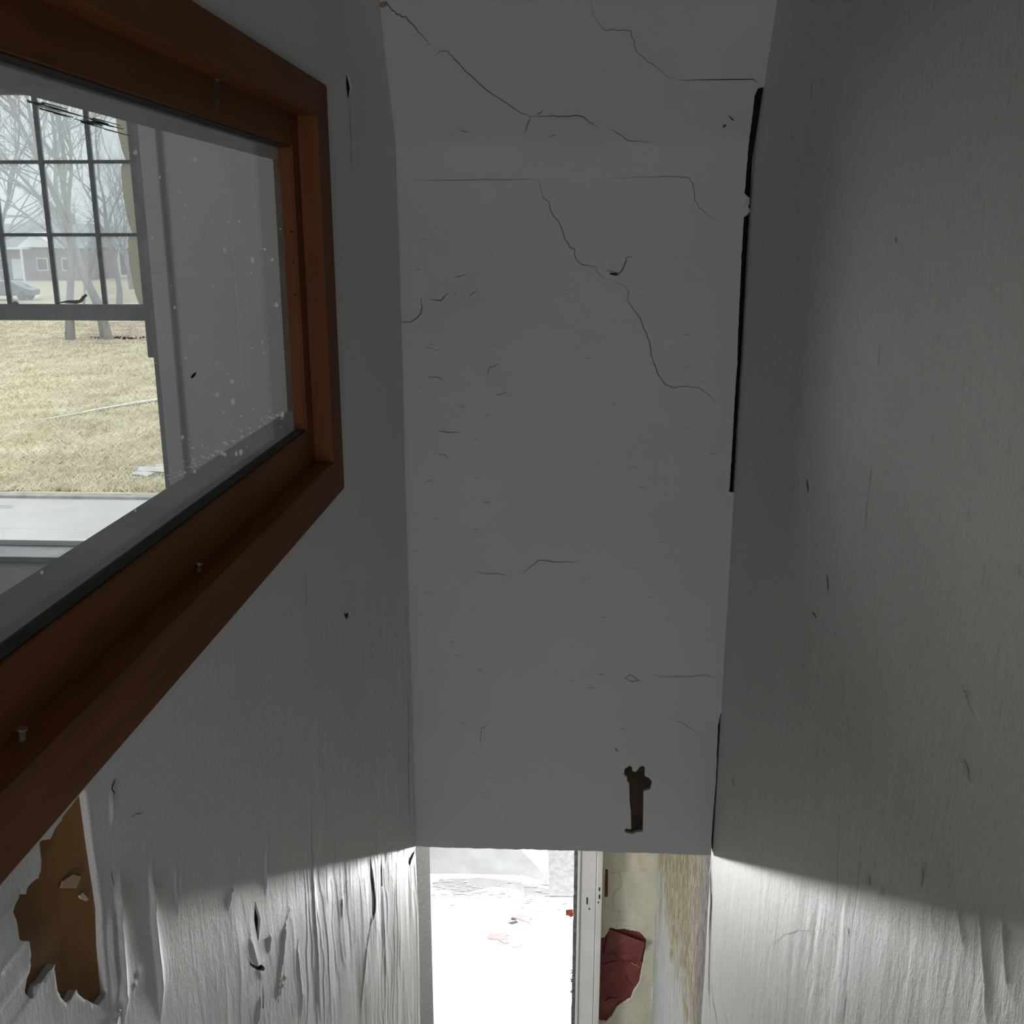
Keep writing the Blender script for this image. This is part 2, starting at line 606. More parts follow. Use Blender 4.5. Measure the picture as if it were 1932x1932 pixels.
def left_h(u, v, s):
    m = low_mask(v, EYE - 0.55, 0.9)
    h = 0.004 * fbm(u * 3, v * 2.2, 21, 3)
    h += m * 0.0016 * fbm(u * 22, v * 3.2, 31, 4)
    # overlapping lifted scales: saw-tooth across y, warped
    w = u * 17 + 2.0 * fbm(u * 5, v * 2.0, 41, 4) + 0.9 * fbm(u * 25, v * 9, 44, 2)
    fr = w - np.floor(w)
    amp = np.clip(fbm(u * 5, v * 2.5, 51, 3) + 0.35, 0, 1)
    h += m * 0.0019 * amp * np.power(1 - fr, 2.2) * np.clip(fr * 12, 0, 1)
    w2 = u * 46 + 1.6 * fbm(u * 14, v * 4, 61, 3)
    f2 = w2 - np.floor(w2)
    far = np.clip((u - 1.55) / 0.5, 0, 1)
    h += m * far * 0.0008 * np.clip(fbm(u * 9, v * 4, 66, 2) + 0.4, 0, 1) * np.power(1 - f2, 2) * np.clip(f2 * 8, 0, 1)
    # shallow buckles near the corner
    h += m * far * 0.006 * fbm(u * 9, v * 3.0, 71, 2)
    for zz, yy, hh, ww in FL:
        yl = np.interp(v, zz, yy)
        L = zz[-1] - zz[0]
        t_ = np.clip((v - zz[0]) / L, 0, 1)
        tap = np.clip(np.minimum(t_, 1 - t_) * 5, 0, 1) * ((v >= zz[0]) & (v <= zz[-1]))
        d = u - yl
        h += tap * hh * np.where(d >= 0, np.exp(-np.clip(d, 0, 1) / ww), np.clip(1 + d / 0.0026, 0, 1))
    if s is not None:
        tor = -poly_sdf(u, v, TORN)
        lip = np.exp(-np.clip(tor, 0, 1) / 0.012) * ((tor > 0) & (tor < 0.06))
        h += 0.0015 * lip
    return h


us = cat(ar(-6.3, 0.7, 0.15), ar(0.7, 1.7, 0.0026), ar(1.7, 2.80, 0.004))
vs = cat(ar(Z_LOW, EYE - 2.65, 0.15), ar(EYE - 2.65, EYE - 0.52, 0.004), ar(EYE - 0.52, EYE + 0.75, 0.007), ar(EYE + 0.75, EYE + 1.4, 0.1))
wall_left = sheet('wall_left', us, vs, left_h, lambda u, v, h: (XL + h, u, v), M_LEFT, None, left_s, 0.011)
tag(wall_left, kind='structure')
# brown board that shows where the paint skin has torn away, and the dark void behind the slots
ty = [q[0] for q in TORN]
tz = [q[1] for q in TORN]
board = sheet('exposed_board', ar(min(ty) - 0.05, max(ty) + 0.06, 0.01), ar(min(tz) - 0.05, min(max(tz) + 0.16, EYE - 0.455), 0.01),
              lambda u, v, s: 0.0012 * fbm(u * 20, v * 5, 91, 3), lambda u, v, h: (XL - 0.0065 + h, u, v), M_BOARD, wall_left)
board['label'] = 'bare brown board where the white paint has torn off'
for k, (pp, c) in enumerate((([(119, 1662), (137, 1650), (153, 1654), (143, 1676), (115, 1676)], 0), ([(150, 1690), (156, 1684), (166, 1697), (163, 1700), (152, 1695)], 1))):
    bm = bmesh.new()
    pts = [onX(*q, XL - 0.004) for q in pp]
    lo = [bm.verts.new((XL - 0.0055, a, b)) for a, b in pts]
    hi = [bm.verts.new((XL - 0.0035, a, b)) for a, b in pts]
    bm.faces.new(hi)
    for i in range(len(lo)): bm.faces.new((lo[i], lo[(i + 1) % len(lo)], hi[(i + 1) % len(lo)], hi[i]))
    bm_obj('paper_scrap', bm, plain('tan_scrap_%d' % k, (0.40, 0.29, 0.18) if c == 0 else (0.6, 0.55, 0.48), (0.5, 0.38, 0.25) if c == 0 else (0.7, 0.66, 0.6), 30), wall_left)
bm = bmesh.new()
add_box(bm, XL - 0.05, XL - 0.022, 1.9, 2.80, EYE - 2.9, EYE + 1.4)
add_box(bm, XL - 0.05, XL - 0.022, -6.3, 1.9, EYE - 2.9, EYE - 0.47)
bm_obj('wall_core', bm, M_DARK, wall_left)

for poly in SLOTS:                       # black sheet close behind each split, standing in for its shade
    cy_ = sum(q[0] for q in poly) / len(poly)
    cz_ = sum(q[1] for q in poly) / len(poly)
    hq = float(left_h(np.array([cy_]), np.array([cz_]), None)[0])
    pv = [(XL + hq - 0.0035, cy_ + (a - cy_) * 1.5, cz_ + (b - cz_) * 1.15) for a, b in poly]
    mesh_obj('split_shade', [(XL + hq - 0.0035, cy_, cz_)] + pv, [(0, i + 1, (i + 1) % len(pv) + 1) for i in range(len(pv))], M_DARK, wall_left)

RND = random.Random(7)


def left_crack(px, width, mat=None, jagamp=0.0012, sub=4):
    q = jag([onX(*a, XL) for a in px], sub, jagamp, RND)
    a = np.array(q)
    h = left_h(a[:, 0], a[:, 1], None)
    ribbon('crack', [(XL + h[i] + 0.0011, q[i][0], q[i][1]) for i in range(len(q))], width, (1, 0, 0), mat or M_CRACK, wall_left)


left_crack([(588, 1520), (588, 1600), (591, 1680)], 0.0022)
left_crack([(594, 1730), (599, 1830), (604, 1932)], 0.0026, M_CRACKD)
left_crack([(577, 1080), (577, 1120), (577, 1158)], 0.0020)
left_crack([(712, 1060), (713, 1120)], 0.0020)
left_crack([(658, 200), (660, 260), (661, 320)], 0.0030)
left_crack([(646, 1690), (655, 1660), (656, 1690), (646, 1738)], 0.0022)
left_crack([(632, 1580), (632, 1640)], 0.002)
left_crack([(710, 1590), (709, 1630)], 0.003, M_CRACKD)
left_crack([(735, 1596), (735, 1625)], 0.003)
left_crack([(744, 1590), (742, 1600)], 0.003)
left_crack([(248, 1540), (262, 1534), (271, 1534)], 0.0010)
left_crack([(725, 1700), (726, 1800), (727, 1932)], 0.002)
left_crack([(786, 1660), (783, 1760), (785, 1850), (788, 1932)], 0.004, M_CRACKD)
left_crack([(218, 1468), (212, 1485), (211, 1510)], 0.0022, M_CRACKD)
for k in range(46):
    x = RND.uniform(545, 770)
    y = RND.uniform(1620, 1900)
    left_crack([(x, y), (x + RND.uniform(-2, 3), y + RND.uniform(10, 45))], RND.uniform(0.001, 0.002), M_CRACK, 0.0008, 2)
left_crack([(769, 1300), (771, 1360), (772, 1480), (775, 1580)], 0.004, M_CRACK)

# ------------------------------------------------------------------ wall_right
RFL = [
    ([(1344, 1605), (1341, 1650), (1343, 1700), (1341, 1775), (1338, 1850), (1340, 1932)], 0.006, 0.010),
    ([(1790, 1625), (1800, 1680), (1812, 1740), (1822, 1800)], 0.004, 0.02),
    ([(1850, 1700), (1855, 1780), (1862, 1860), (1860, 1932)], 0.005, 0.02),
    ([(1750, 1630), (1757, 1690), (1762, 1750)], 0.003, 0.02),
    ([(1895, 1740), (1900, 1800), (1905, 1870)], 0.005, 0.02),
    ([(1820, 1440), (1829, 1470), (1838, 1490)], 0.004, 0.02),
    ([(1815, 1290), (1830, 1310), (1845, 1350)], 0.004, 0.02),
]
RF = []
for pts, hh, ww in RFL:
    q = sorted([onX(*a, XR) for a in pts], key=lambda a: a[1])
    RF.append(([a[1] for a in q], [a[0] for a in q], hh, ww))


def right_h(u, v, s):
    m = low_mask(v, EYE - 0.35, 0.7)
    near = np.clip((2.3 - u) / 1.2, 0, 1)
    h = 0.004 * fbm(u * 3, v * 2.2, 121, 3)
    h += m * 0.0012 * (0.5 + near) * fbm(u * 30, v * 6, 131, 4)
    w = u * 26 + v * 4 + 1.8 * fbm(u * 7, v * 3.0, 141, 3) + 0.7 * fbm(u * 30, v * 12, 145, 2)
    fr = w - np.floor(w)
    amp = np.clip(fbm(u * 6, v * 3.5, 151, 3) + 0.25, 0, 1)
    h += m * near * 0.0020 * amp * np.power(1 - fr, 2.0) * np.clip(fr * 10, 0, 1)
    h += 0.004 * m * near * fbm(u * 6, v * 5, 161, 2)
    for zz, yy, hh, ww in RF:
        yl = np.interp(v, zz, yy)
        t_ = np.clip((v - zz[0]) / (zz[-1] - zz[0]), 0, 1)
        tap = np.clip(np.minimum(t_, 1 - t_) * 6, 0, 1) * ((v >= zz[0]) & (v <= zz[-1]))
        d = u - yl
        h += tap * hh * np.where(d <= 0, np.exp(np.clip(d, -1, 0) / ww), np.clip(1 - d / 0.005, 0, 1))
    return h


us = cat(ar(-6.3, 0.6, 0.15), ar(0.6, 2.85, 0.005), ar(2.85, 3.0, 0.05))
vs = cat(ar(Z_LOW, EYE - 2.75, 0.15), ar(EYE - 2.75, EYE - 0.25, 0.005), ar(EYE - 0.25, EYE + 1.4, 0.03))
us = us[us <= 2.826]
wall_right = sheet('wall_right', us, vs, right_h, lambda u, v, h: (XR - h, u, v), M_RIGHT)
tag(wall_right, kind='structure')


def right_crack(px, width, mat=None, jagamp=0.0012, sub=5):
    q = jag([onX(*a, XR) for a in px], sub, jagamp, RND)
    a = np.array(q)
    h = right_h(a[:, 0], a[:, 1], None)
    ribbon('crack', [(XR - h[i] - 0.0012, q[i][0], q[i][1]) for i in range(len(q))], width, (-1, 0, 0), mat or M_CRACK, wall_right)


right_crack([(1588, 1500), (1585, 1547), (1581, 1674), (1572, 1739), (1560, 1932)], 0.0016)
right_crack([(1629, 1558), (1618, 1692), (1603, 1797), (1594, 1932)], 0.0018)
right_crack([(1600, 1870), (1596, 1900), (1592, 1932)], 0.003, M_CRACKD)
right_crack([(1408, 1732), (1404, 1790), (1397, 1848)], 0.0016)
right_crack([(1440, 1560), (1438, 1640), (1437, 1690)], 0.0014)
right_crack([(1416, 1590), (1414, 1640)], 0.0014)
right_crack([(1449, 1797), (1462, 1778), (1478, 1765), (1507, 1754), (1533, 1757)], 0.0016, plain('faint_scratch', (0.36, 0.36, 0.33), (0.42, 0.42, 0.39), 40))
right_crack([(1345, 1645), (1344, 1700), (1341, 1775)], 0.006, M_CRACKD)
right_crack([(1343, 1850), (1346, 1890), (1353, 1925), (1356, 1960)], 0.006, plain('red_brown_crack', (0.14, 0.06, 0.05), (0.22, 0.11, 0.09), 50))
right_crack([(1369, 1905), (1374, 1945)], 0.003, M_CRACKD)
right_crack([(1336, 1818), (1338, 1850)], 0.004, M_CRACKD)
right_crack([(1645, 880), (1640, 925)], 0.0016)
right_crack([(1637, 945), (1634, 1000)], 0.0018)
right_crack([(1660, 650), (1656, 690)], 0.0014)
right_crack([(1534, 150), (1532, 190)], 0.0024)
right_crack([(1495, 245), (1498, 272)], 0.0020)
right_crack([(1528, 250), (1529, 262)], 0.0020)
right_crack([(1764, 0), (1765, 20)], 0.0016)
right_crack([(1604, 1370), (1600, 1410)], 0.0012)
right_crack([(1610, 1270), (1610, 1300)], 0.0012)
right_crack([(1818, 1290), (1830, 1310), (1845, 1350)], 0.0014)
right_crack([(1822, 1430), (1832, 1460), (1838, 1480)], 0.0016)
right_crack([(1524, 905), (1526, 930)], 0.007, M_CRACK, 0.001, 3)
right_crack([(1563, 1085), (1565, 1115)], 0.005, M_CRACK, 0.001, 3)
right_crack([(1535, 1155), (1543, 1166)], 0.003, M_CRACKD, 0.001, 3)
right_crack([(1690, 445), (1692, 460)], 0.002, M_CRACK, 0.001, 3)
right_crack([(1382, 1470), (1385, 1482)], 0.006, M_CRACK, 0.001, 3)
right_crack([(1601, 1750), (1604, 1768)], 0.004, M_CRACK, 0.001, 3)
for k in range(70):
    x = RND.uniform(1365, 1660)
    y = RND.uniform(1620, 1930)
    right_crack([(x, y), (x + RND.uniform(-3, 3), y + RND.uniform(5, 20))], RND.uniform(0.0008, 0.0018), M_CRACK, 0.0008, 2)
# pinkish spots where the old coat shows
for (x, y, r_) in ((1640, 1660, 0.010), (1741, 1658, 0.010), (1665, 1682, 0.008)):
    a, b = onX(x, y, XR)
    hh = float(right_h(np.array([a]), np.array([b]), None)[0])
    bm = bmesh.new()
    vs_ = [bm.verts.new((XR - hh - 0.0013, a + r_ * math.cos(k * math.pi / 5) * RND.uniform(.5, 1), b + r_ * 1.5 * math.sin(k * math.pi / 5) * RND.uniform(.5, 1))) for k in range(10)]
    bm.faces.new(vs_)
    bm_obj('paint_spot', bm, plain('pinkish_undercoat', (0.58, 0.52, 0.48), (0.62, 0.57, 0.53), 60), wall_right)

# ------------------------------------------------------------------ wall_end: flat plaster panel over the lower doorway, leaning forward above eye level
ZK = EYE + 0.225
GAP1 = [(1431, 165), (1424, 181), (1415, 254), (1408, 326), (1405, 365), (1412, 372), (1412, 402), (1404, 410), (1402, 435), (1398, 507), (1393, 616), (1391, 688), (1388, 720), (1382, 832), (1376, 926), (1376, 931)]
GAP2 = [(1360, 1346), (1355, 1366), (1351, 1464), (1344, 1558), (1341, 1612)]


def end_pos(u, v, h):
    d = np.maximum(v - (ZK - 0.04), 0)
    back = 0.63 * np.where(d < 0.08, d * d / 0.16, d - 0.04)
    return (u, YE - back - h, v)


def end_pt(x, y):
    """photo pixel -> (x, z) on the end panel"""
    X, Z = onY(x, y, YE)
    if Z > ZK - 0.04:
        r = ray(x, y)
        lo, hi = 1.5, 2.9
        for _ in range(50):
            mid = (lo + hi) / 2
            z = EYE + r.z / r.y * mid
            if mid < float(end_pos(0, np.array(z), 0)[1]): lo = mid
            else: hi = mid
        return (r.x / r.y * lo, EYE + r.z / r.y * lo)
    return (X, Z)


G1 = sorted([end_pt(*q) for q in GAP1], key=lambda a: a[1])
G2 = sorted([end_pt(*q) for q in GAP2], key=lambda a: a[1])
GOUGE = [(1178, 1454), (1179, 1449), (1185, 1447), (1186, 1444), (1192, 1446), (1193, 1454), (1197, 1456), (1201, 1455), (1206, 1448), (1211, 1444), (1217, 1447), (1216, 1464),
         (1224, 1467), (1231, 1475), (1228, 1482), (1227, 1489), (1218, 1491), (1214, 1492), (1213, 1569), (1201, 1570), (1194, 1574), (1179, 1571), (1178, 1563), (1191, 1565),
         (1190, 1530), (1188, 1513), (1187, 1478), (1182, 1473), (1184, 1466), (1177, 1463)]
GOUGE = [end_pt(*q) for q in GOUGE]


def end_s(u, v):
    xe = np.full(u.shape, 0.52)
    for g in (G1, G2):
        zz = [a[1] for a in g]
        xx = [a[0] for a in g]
        inside = (v >= zz[0]) & (v <= zz[-1])
        t_ = np.interp(v, zz, xx) + 0.0012 * fbm(v * 120, v * 0, 8, 2)
        xe = np.where(inside, t_, xe)
    s = np.minimum(xe - u, -poly_sdf(u, v, GOUGE))
    bot = v - (Z_HEAD + 0.0025 * fbm(u * 40, u * 0 + 2, 12, 3))
    return np.minimum(s, bot)


def end_h(u, v, s):
    h = 0.004 * fbm(u * 3, v * 2.5, 201, 3) + 0.0012 * fbm(u * 18, v * 14, 211, 3)
    # thicker coat band just under the fold
    z1, z2 = end_pt(1000, 280)[1], end_pt(1000, 336)[1]
    h += 0.0025 * np.clip((v - z2) / 0.004, 0, 1) * np.clip((z1 - v) / 0.02, 0, 1)
    return h


vs = cat(np.array([Z_HEAD - 0.01]), ar(Z_HEAD, EYE + 0.62, 0.005), ar(EYE + 0.62, EYE + 1.4, 0.06))
us = cat(np.array([XL - 0.02]), ar(XL, XR + 0.03, 0.005))
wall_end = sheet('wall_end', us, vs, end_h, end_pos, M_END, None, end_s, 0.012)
tag(wall_end, kind='structure')
box('header_core', XL - 0.02, 0.450, YE + 0.012, YE + 0.11, Z_HEAD + 0.001, EYE + 0.15, M_LATH, wall_end)
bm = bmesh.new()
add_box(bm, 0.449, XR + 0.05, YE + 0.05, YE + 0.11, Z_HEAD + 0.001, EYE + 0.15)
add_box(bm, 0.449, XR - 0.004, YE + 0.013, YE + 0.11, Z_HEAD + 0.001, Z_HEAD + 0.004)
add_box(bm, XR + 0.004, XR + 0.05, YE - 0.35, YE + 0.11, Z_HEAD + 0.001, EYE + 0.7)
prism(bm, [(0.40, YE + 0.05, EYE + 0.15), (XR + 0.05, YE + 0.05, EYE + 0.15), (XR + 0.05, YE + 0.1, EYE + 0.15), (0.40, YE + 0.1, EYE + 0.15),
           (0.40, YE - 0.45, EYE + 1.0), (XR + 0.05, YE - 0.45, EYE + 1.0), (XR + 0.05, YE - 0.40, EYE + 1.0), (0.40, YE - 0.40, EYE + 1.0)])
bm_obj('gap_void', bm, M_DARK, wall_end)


def end_crack(px, width, mat=None, jagamp=0.0016, sub=4):
    q = jag([end_pt(*a) for a in px], sub, jagamp, RND)
    a = np.array(q)
    h = end_h(a[:, 0], a[:, 1], None)
    x, y, z = end_pos(a[:, 0], a[:, 1], h)
    up = q[0][1] > ZK
    ribbon('crack', [(x[i], y[i] - 0.0011, z[i]) for i in range(len(q))], width, (0, -1, -0.5 if up else 0), mat or M_CRACK, wall_end)


end_crack([(715, 12), (728, 3), (738, 18), (750, 27), (765, 33), (790, 60), (812, 86)], 0.0032)
end_crack([(822, 104), (828, 97), (845, 98), (858, 112), (885, 140), (925, 175), (960, 198), (990, 217), (1005, 219)], 0.0024)
end_crack([(1000, 220), (995, 236), (990, 250)], 0.0026)
end_crack([(1005, 219), (1034, 219), (1060, 219), (1096, 218), (1112, 230), (1130, 240)], 0.0020, M_CRACKD)
end_crack([(1150, 243), (1172, 256), (1185, 265), (1232, 268)], 0.0022)
end_crack([(1014, 218), (1024, 208)], 0.0022)
end_crack([(1115, 0), (1120, 30), (1140, 58), (1160, 56), (1190, 60), (1200, 95), (1230, 122), (1262, 146), (1284, 152)], 0.0016)
end_crack([(1284, 152), (1330, 151), (1380, 150), (1422, 150), (1430, 158)], 0.0022, M_CRACKD, 0.0006)
end_crack([(778, 340), (850, 340), (960, 339), (1008, 338)], 0.0014, M_CRACK, 0.0006)
end_crack([(1008, 338), (1017, 343), (1019, 354), (1024, 373), (1036, 382), (1040, 402), (1053, 416), (1064, 445), (1074, 466), (1084, 470), (1085, 487), (1096, 499), (1121, 503), (1128, 514), (1140, 526), (1155, 529)], 0.0022)
end_crack([(1155, 529), (1180, 541), (1186, 548), (1184, 568), (1208, 600), (1212, 612), (1225, 645), (1230, 675), (1243, 708), (1255, 725), (1272, 731), (1290, 728), (1318, 732), (1335, 742), (1353, 762)], 0.0024)
end_crack([(1145, 511), (1158, 513), (1168, 517), (1177, 505), (1182, 486), (1192, 484)], 0.0034)
end_crack([(1150, 516), (1166, 518)], 0.006, M_CRACKD, 0.001, 3)
end_crack([(1150, 337), (1200, 334), (1270, 333), (1300, 335), (1307, 345), (1311, 378), (1317, 390), (1330, 400), (1342, 410), (1362, 415)], 0.0016)
end_crack([(753, 607), (775, 608), (785, 602), (795, 590), (797, 578), (793, 560)], 0.0032)
end_crack([(810, 565), (832, 566), (845, 553)], 0.0030)
end_crack([(858, 524), (880, 518)], 0.0022)
end_crack([(885, 560), (900, 547)], 0.0020)
end_crack([(805, 712), (822, 711), (838, 718)], 0.0022)
end_crack([(918, 708), (925, 692), (943, 686)], 0.0022)
end_crack([(935, 746), (958, 740)], 0.0020)
end_crack([(826, 812), (845, 815), (868, 817)], 0.0024)
end_crack([(826, 857), (840, 858), (846, 866)], 0.0018)
end_crack([(893, 1078), (920, 1082), (945, 1082), (958, 1086)], 0.0016)
end_crack([(985, 1082), (1003, 1067), (1018, 1056), (1055, 1060), (1092, 1060)], 0.0020)
end_crack([(1128, 1273), (1142, 1273)], 0.0014)
end_crack([(1180, 1280), (1190, 1272), (1205, 1284), (1190, 1286), (1178, 1277)], 0.0020)
end_crack([(1230, 1274), (1260, 1277), (1300, 1276), (1330, 1273), (1355, 1280)], 0.0014)
end_crack([(905, 1376), (920, 1368)], 0.0018)
end_crack([(908, 1375), (907, 1402)], 0.0018)
end_crack([(1270, 1358), (1292, 1366), (1312, 1382)], 0.0018)
end_crack([(1160, 1410), (1166, 1418)], 0.004, M_CRACK, 0.001, 3)
end_crack([(1364, 240), (1370, 236)], 0.007, M_CRACK, 0.001, 3)
end_crack([(1375, 218), (1385, 228)], 0.004, M_CRACK, 0.001, 3)
end_crack([(866, 246), (886, 249)], 0.0018)
end_crack([(1035, 259), (1046, 254), (1050, 258)], 0.0018)
for k in range(60):
    x = RND.choice((RND.uniform(780, 930), RND.uniform(1060, 1340)))
    y = RND.uniform(440, 1500)
    end_crack([(x, y), (x + RND.uniform(6, 14), y + RND.uniform(-3, 3))], RND.uniform(0.0008, 0.0016), M_CRACK, 0.0006, 2)
# plaster crumbs stuck in the corner gap
for k in range(9):
    X, Z = end_pt(1407 + RND.uniform(-3, 5), 372 + k * 3.6)
    bm = bmesh.new()
    bmesh.ops.create_icosphere(bm, subdivisions=1, radius=RND.uniform(0.005, 0.010))
    for v in bm.verts: v.co = v.co * RND.uniform(0.7, 1.2) + Vector((X, float(end_pos(0, np.array(Z), 0)[1]) + 0.006, Z))
    bm_obj('plaster_crumb', bm, M_END, wall_end)
# little brown chip in the left corner
X, Z = end_pt(773, 1335)
bm = bmesh.new()
bmesh.ops.create_icosphere(bm, subdivisions=1, radius=0.010)
for v in bm.verts: v.co = Vector((v.co.x * 0.6, v.co.y * 0.3, v.co.z * 1.3)) * RND.uniform(0.8, 1.2) + Vector((X, YE - 0.003, Z))
bm_obj('brown_chip', bm, M_BOARD, wall_end)
X, Z = end_pt(722, 8)
bm = bmesh.new()
bmesh.ops.create_icosphere(bm, subdivisions=1, radius=0.014)
for v in bm.verts: v.co = Vector((v.co.x, v.co.y * 0.2, v.co.z * 0.5)) * RND.uniform(0.8, 1.2) + Vector((X, float(end_pos(0, np.array(Z), 0)[1]) - 0.001, Z))
bm_obj('rusty_chip', bm, plain('rusty_chip', (0.2, 0.11, 0.08), (0.3, 0.17, 0.12), 40), wall_end)

# ------------------------------------------------------------------ upper landing: ceiling, floor, wall behind, stairs
tag(box('ceiling', -0.9, 0.9, -6.5, 2.1, EYE + 1.15, EYE + 1.25, M_END), kind='structure')
tag(box('floor', XL - 0.05, XR + 0.05, -6.5, 0.30, -0.12, 0.0, plain('landing_floorboards', (0.16, 0.13, 0.10), (0.25, 0.2, 0.16), 6, 0.6, 0.2, 0.001, 0.4, (8, 1, 1))), kind='structure')
tag(box('wall_back', -0.9, 0.9, -6.5, -6.35, -0.1, EYE + 1.25, M_END), kind='structure')
st = tag(empty('staircase', (0, 0, 0)), kind='structure')
proto = None
for k in range(12):
    if proto is None:
        bm = bmesh.new()
        add_box(bm, XL + 0.006, XR - 0.006, 0.0, 0.235, -0.04, 0.0, 0.004)
        add_box(bm, XL + 0.006, XR - 0.006, 0.02, 0.04, -0.22, -0.04)
        proto = bm_obj('step', bm, M_LATH, st)
        o = proto
    else:
        o = proto.copy()
        link(o, st)
    o.location = (0, 0.30 + 0.205 * k, -0.2 * (k + 1))

# ------------------------------------------------------------------ window_1: brown varnished window in the left wall
w1 = tag(empty('window_1', (XL, 1.1, EYE - 0.1)), kind='structure')


def part(o):
    """parent to window_1 keeping world position"""
    o.parent = w1
    o.matrix_parent_inverse = Matrix.Translation(-Vector(w1.location))
    return o


def ring(names, x0, x1, oy0, oy1, oz0, oz1, iy0, iy1, iz0, iz1, mats, bev):
    """four mitred boards: bottom, top, near, far; outer rect / inner rect in (y, z)"""
    O = [(oy0, oz0), (oy1, oz0), (oy1, oz1), (oy0, oz1)]
    I = [(iy0, iz0), (iy1, iz0), (iy1, iz1), (iy0, iz1)]
    res = []
    for k, nm in enumerate(names):
        a, b = k, (k + 1) % 4
        bm = bmesh.new()
        quad = [O[a], O[b], I[b], I[a]]
        prism(bm, [(x0, *q) for q in quad] + [(x1, *q) for q in quad], bev)
        m = mats[0] if k in (0, 2) else mats[1]
        res.append(part(bm_obj(nm, bm, m)))
    return res


E_ = EYE
cas = ring(['casing'] * 4, XL - 0.012, -0.425, 0.30, 1.942, E_ - 0.483, E_ + 0.259, 0.375, 1.857, E_ - 0.412, E_ + 0.200, (M_WOODY, M_WOODZ), 0.0025)
ring(['stop'] * 4, -0.468, -0.4275, 0.355, 1.877, E_ - 0.432, E_ + 0.220, 0.3755, 1.8565, E_ - 0.4115, E_ + 0.1995, (M_WOODL, M_WOODZ), 0.002)
ring(['sash_rail', 'sash_stile', 'sash_rail', 'sash_stile'], -0.484, -0.460, 0.365, 1.867, E_ - 0.425, E_ + 0.212, 0.43, 1.810, E_ - 0.343, E_ + 0.146, (M_WOODY, M_WOODZ), 0.002)
ring(['putty_bead'] * 4, -0.4845, -0.4635, 0.425, 1.8135, E_ - 0.3465, E_ + 0.1495, 0.4315, 1.8085, E_ - 0.3415, E_ + 0.1445, (M_PUTTY, M_WOODZ), 0.001)
gp = part(box('glass_pane', -0.4835, -0.4805, 0.426, 1.813, E_ - 0.346, E_ + 0.149, M_GLASS))
# back lining of the opening, painted on the side-room side
bl = ring(['back_lining'] * 4, -0.566, -0.486, 0.27, 2.09, E_ - 0.40, E_ + 0.19, 0.30, 2.07, E_ - 0.351, E_ + 0.142, (M_GREYP, M_UNFIN), 0.002)
# screws
for (x, y, X, L, ang) in ((42, 1374, -0.449, 0.030, -4), (376, 1062, -0.455, 0.022, -8), (410, 150, -0.447, 0.034, 2)):
    yy, zz = onX(x, y, X)
    bm = bmesh.new()
    n = 14
    pts = [(0, 0, 0), (0, 0, -0.002), (0, 0, -0.0021)]
    rad = [0.0048, 0.0045, 0.0024]
    for k in range(n):
        zq = -0.003 - (L - 0.005) * k / n
        pts += [(0, 0, zq), (0, 0, zq - (L - 0.005) / n * 0.5)]
        rad += [0.0030, 0.0020]
    tube(bm, pts, rad, 10)
    o = part(bm_obj('screw', bm, M_RUST if y < 500 else M_METAL, None, False))
    o.location = (X, yy, zz)
    o.matrix_parent_inverse = Matrix.Translation(-Vector(w1.location))
    o.rotation_euler = (math.radians(ang), math.radians(6), 0)
# small nails in the far stile
for (x, y) in ((556, 438), (557, 495), (561, 556)):
    yy, zz = 1.806, EYE + (onX(x, y, -0.466)[1] - EYE)
    bm = bmesh.new()
    tube(bm, [(0, 0.006, 0), (0, -0.006, 0.0005)], [0.0012, 0.0012], 6)
    o = part(bm_obj('nail', bm, M_DARK))
    o.location = (-0.468, yy, zz)
# paint left on the glass: smears along the top edge, specks
def glass_patch(bm, px, th=0.0006):
    pts = [onX(*q, -0.4800) for q in px]
    lo = [bm.verts.new((-0.4806, a, b)) for a, b in pts]
    hi = [bm.verts.new((-0.4806 + th, a, b)) for a, b in pts]
    bm.faces.new(hi)
    for i in range(len(lo)): bm.faces.new((lo[i], lo[(i + 1) % len(lo)], hi[(i + 1) % len(lo)], hi[i]))


bm = bmesh.new()
for k in range(34):
    x = RND.uniform(40, 215)
    y = 187 + (x - 36) * 0.315 + RND.uniform(-9, 7)
    L = RND.uniform(18, 60)
    w = RND.uniform(0.5, 1.4)
    glass_patch(bm, [(x, y - w), (x + L, y + L * 0.27 - w * 0.6), (x + L, y + L * 0.27 + w * 0.6), (x, y + w)])
part(bm_obj('paint_smear', bm, M_GREYP))['kind'] = 'stuff'
bm = bmesh.new()
for (x, y, r_) in ((302, 335, 2), (368, 300, 4), (410, 745, 3.5), (345, 825, 3), (476, 490, 4), (514, 490, 3), (424, 472, 3), (522, 575, 4), (330, 580, 2.5), (438, 720, 4), (440, 757, 4), (478, 770, 2), (425, 858, 3),
                   (446, 856, 3), (368, 890, 3), (500, 470, 2.5), (256, 288, 4), (287, 448, 3), (420, 855, 3), (455, 853, 4), (533, 783, 4), (256, 963, 2), (80, 1080, 3)):
    n = 7
    glass_patch(bm, [(x + r_ * RND.uniform(.6, 1.1) * math.cos(2 * math.pi * k / n), y + r_ * 1.6 * RND.uniform(.6, 1.1) * math.sin(2 * math.pi * k / n)) for k in range(n)])
for k in range(60):
    x = RND.uniform(315, 530)
    y = 915 - (x - 310) * 0.6 - abs(RND.gauss(0, 10))
    r_ = RND.uniform(0.8, 2.4)
    glass_patch(bm, [(x + r_ * 1.5 * math.cos(2 * math.pi * j / 6), y + r_ * math.sin(2 * math.pi * j / 6)) for j in range(6)])
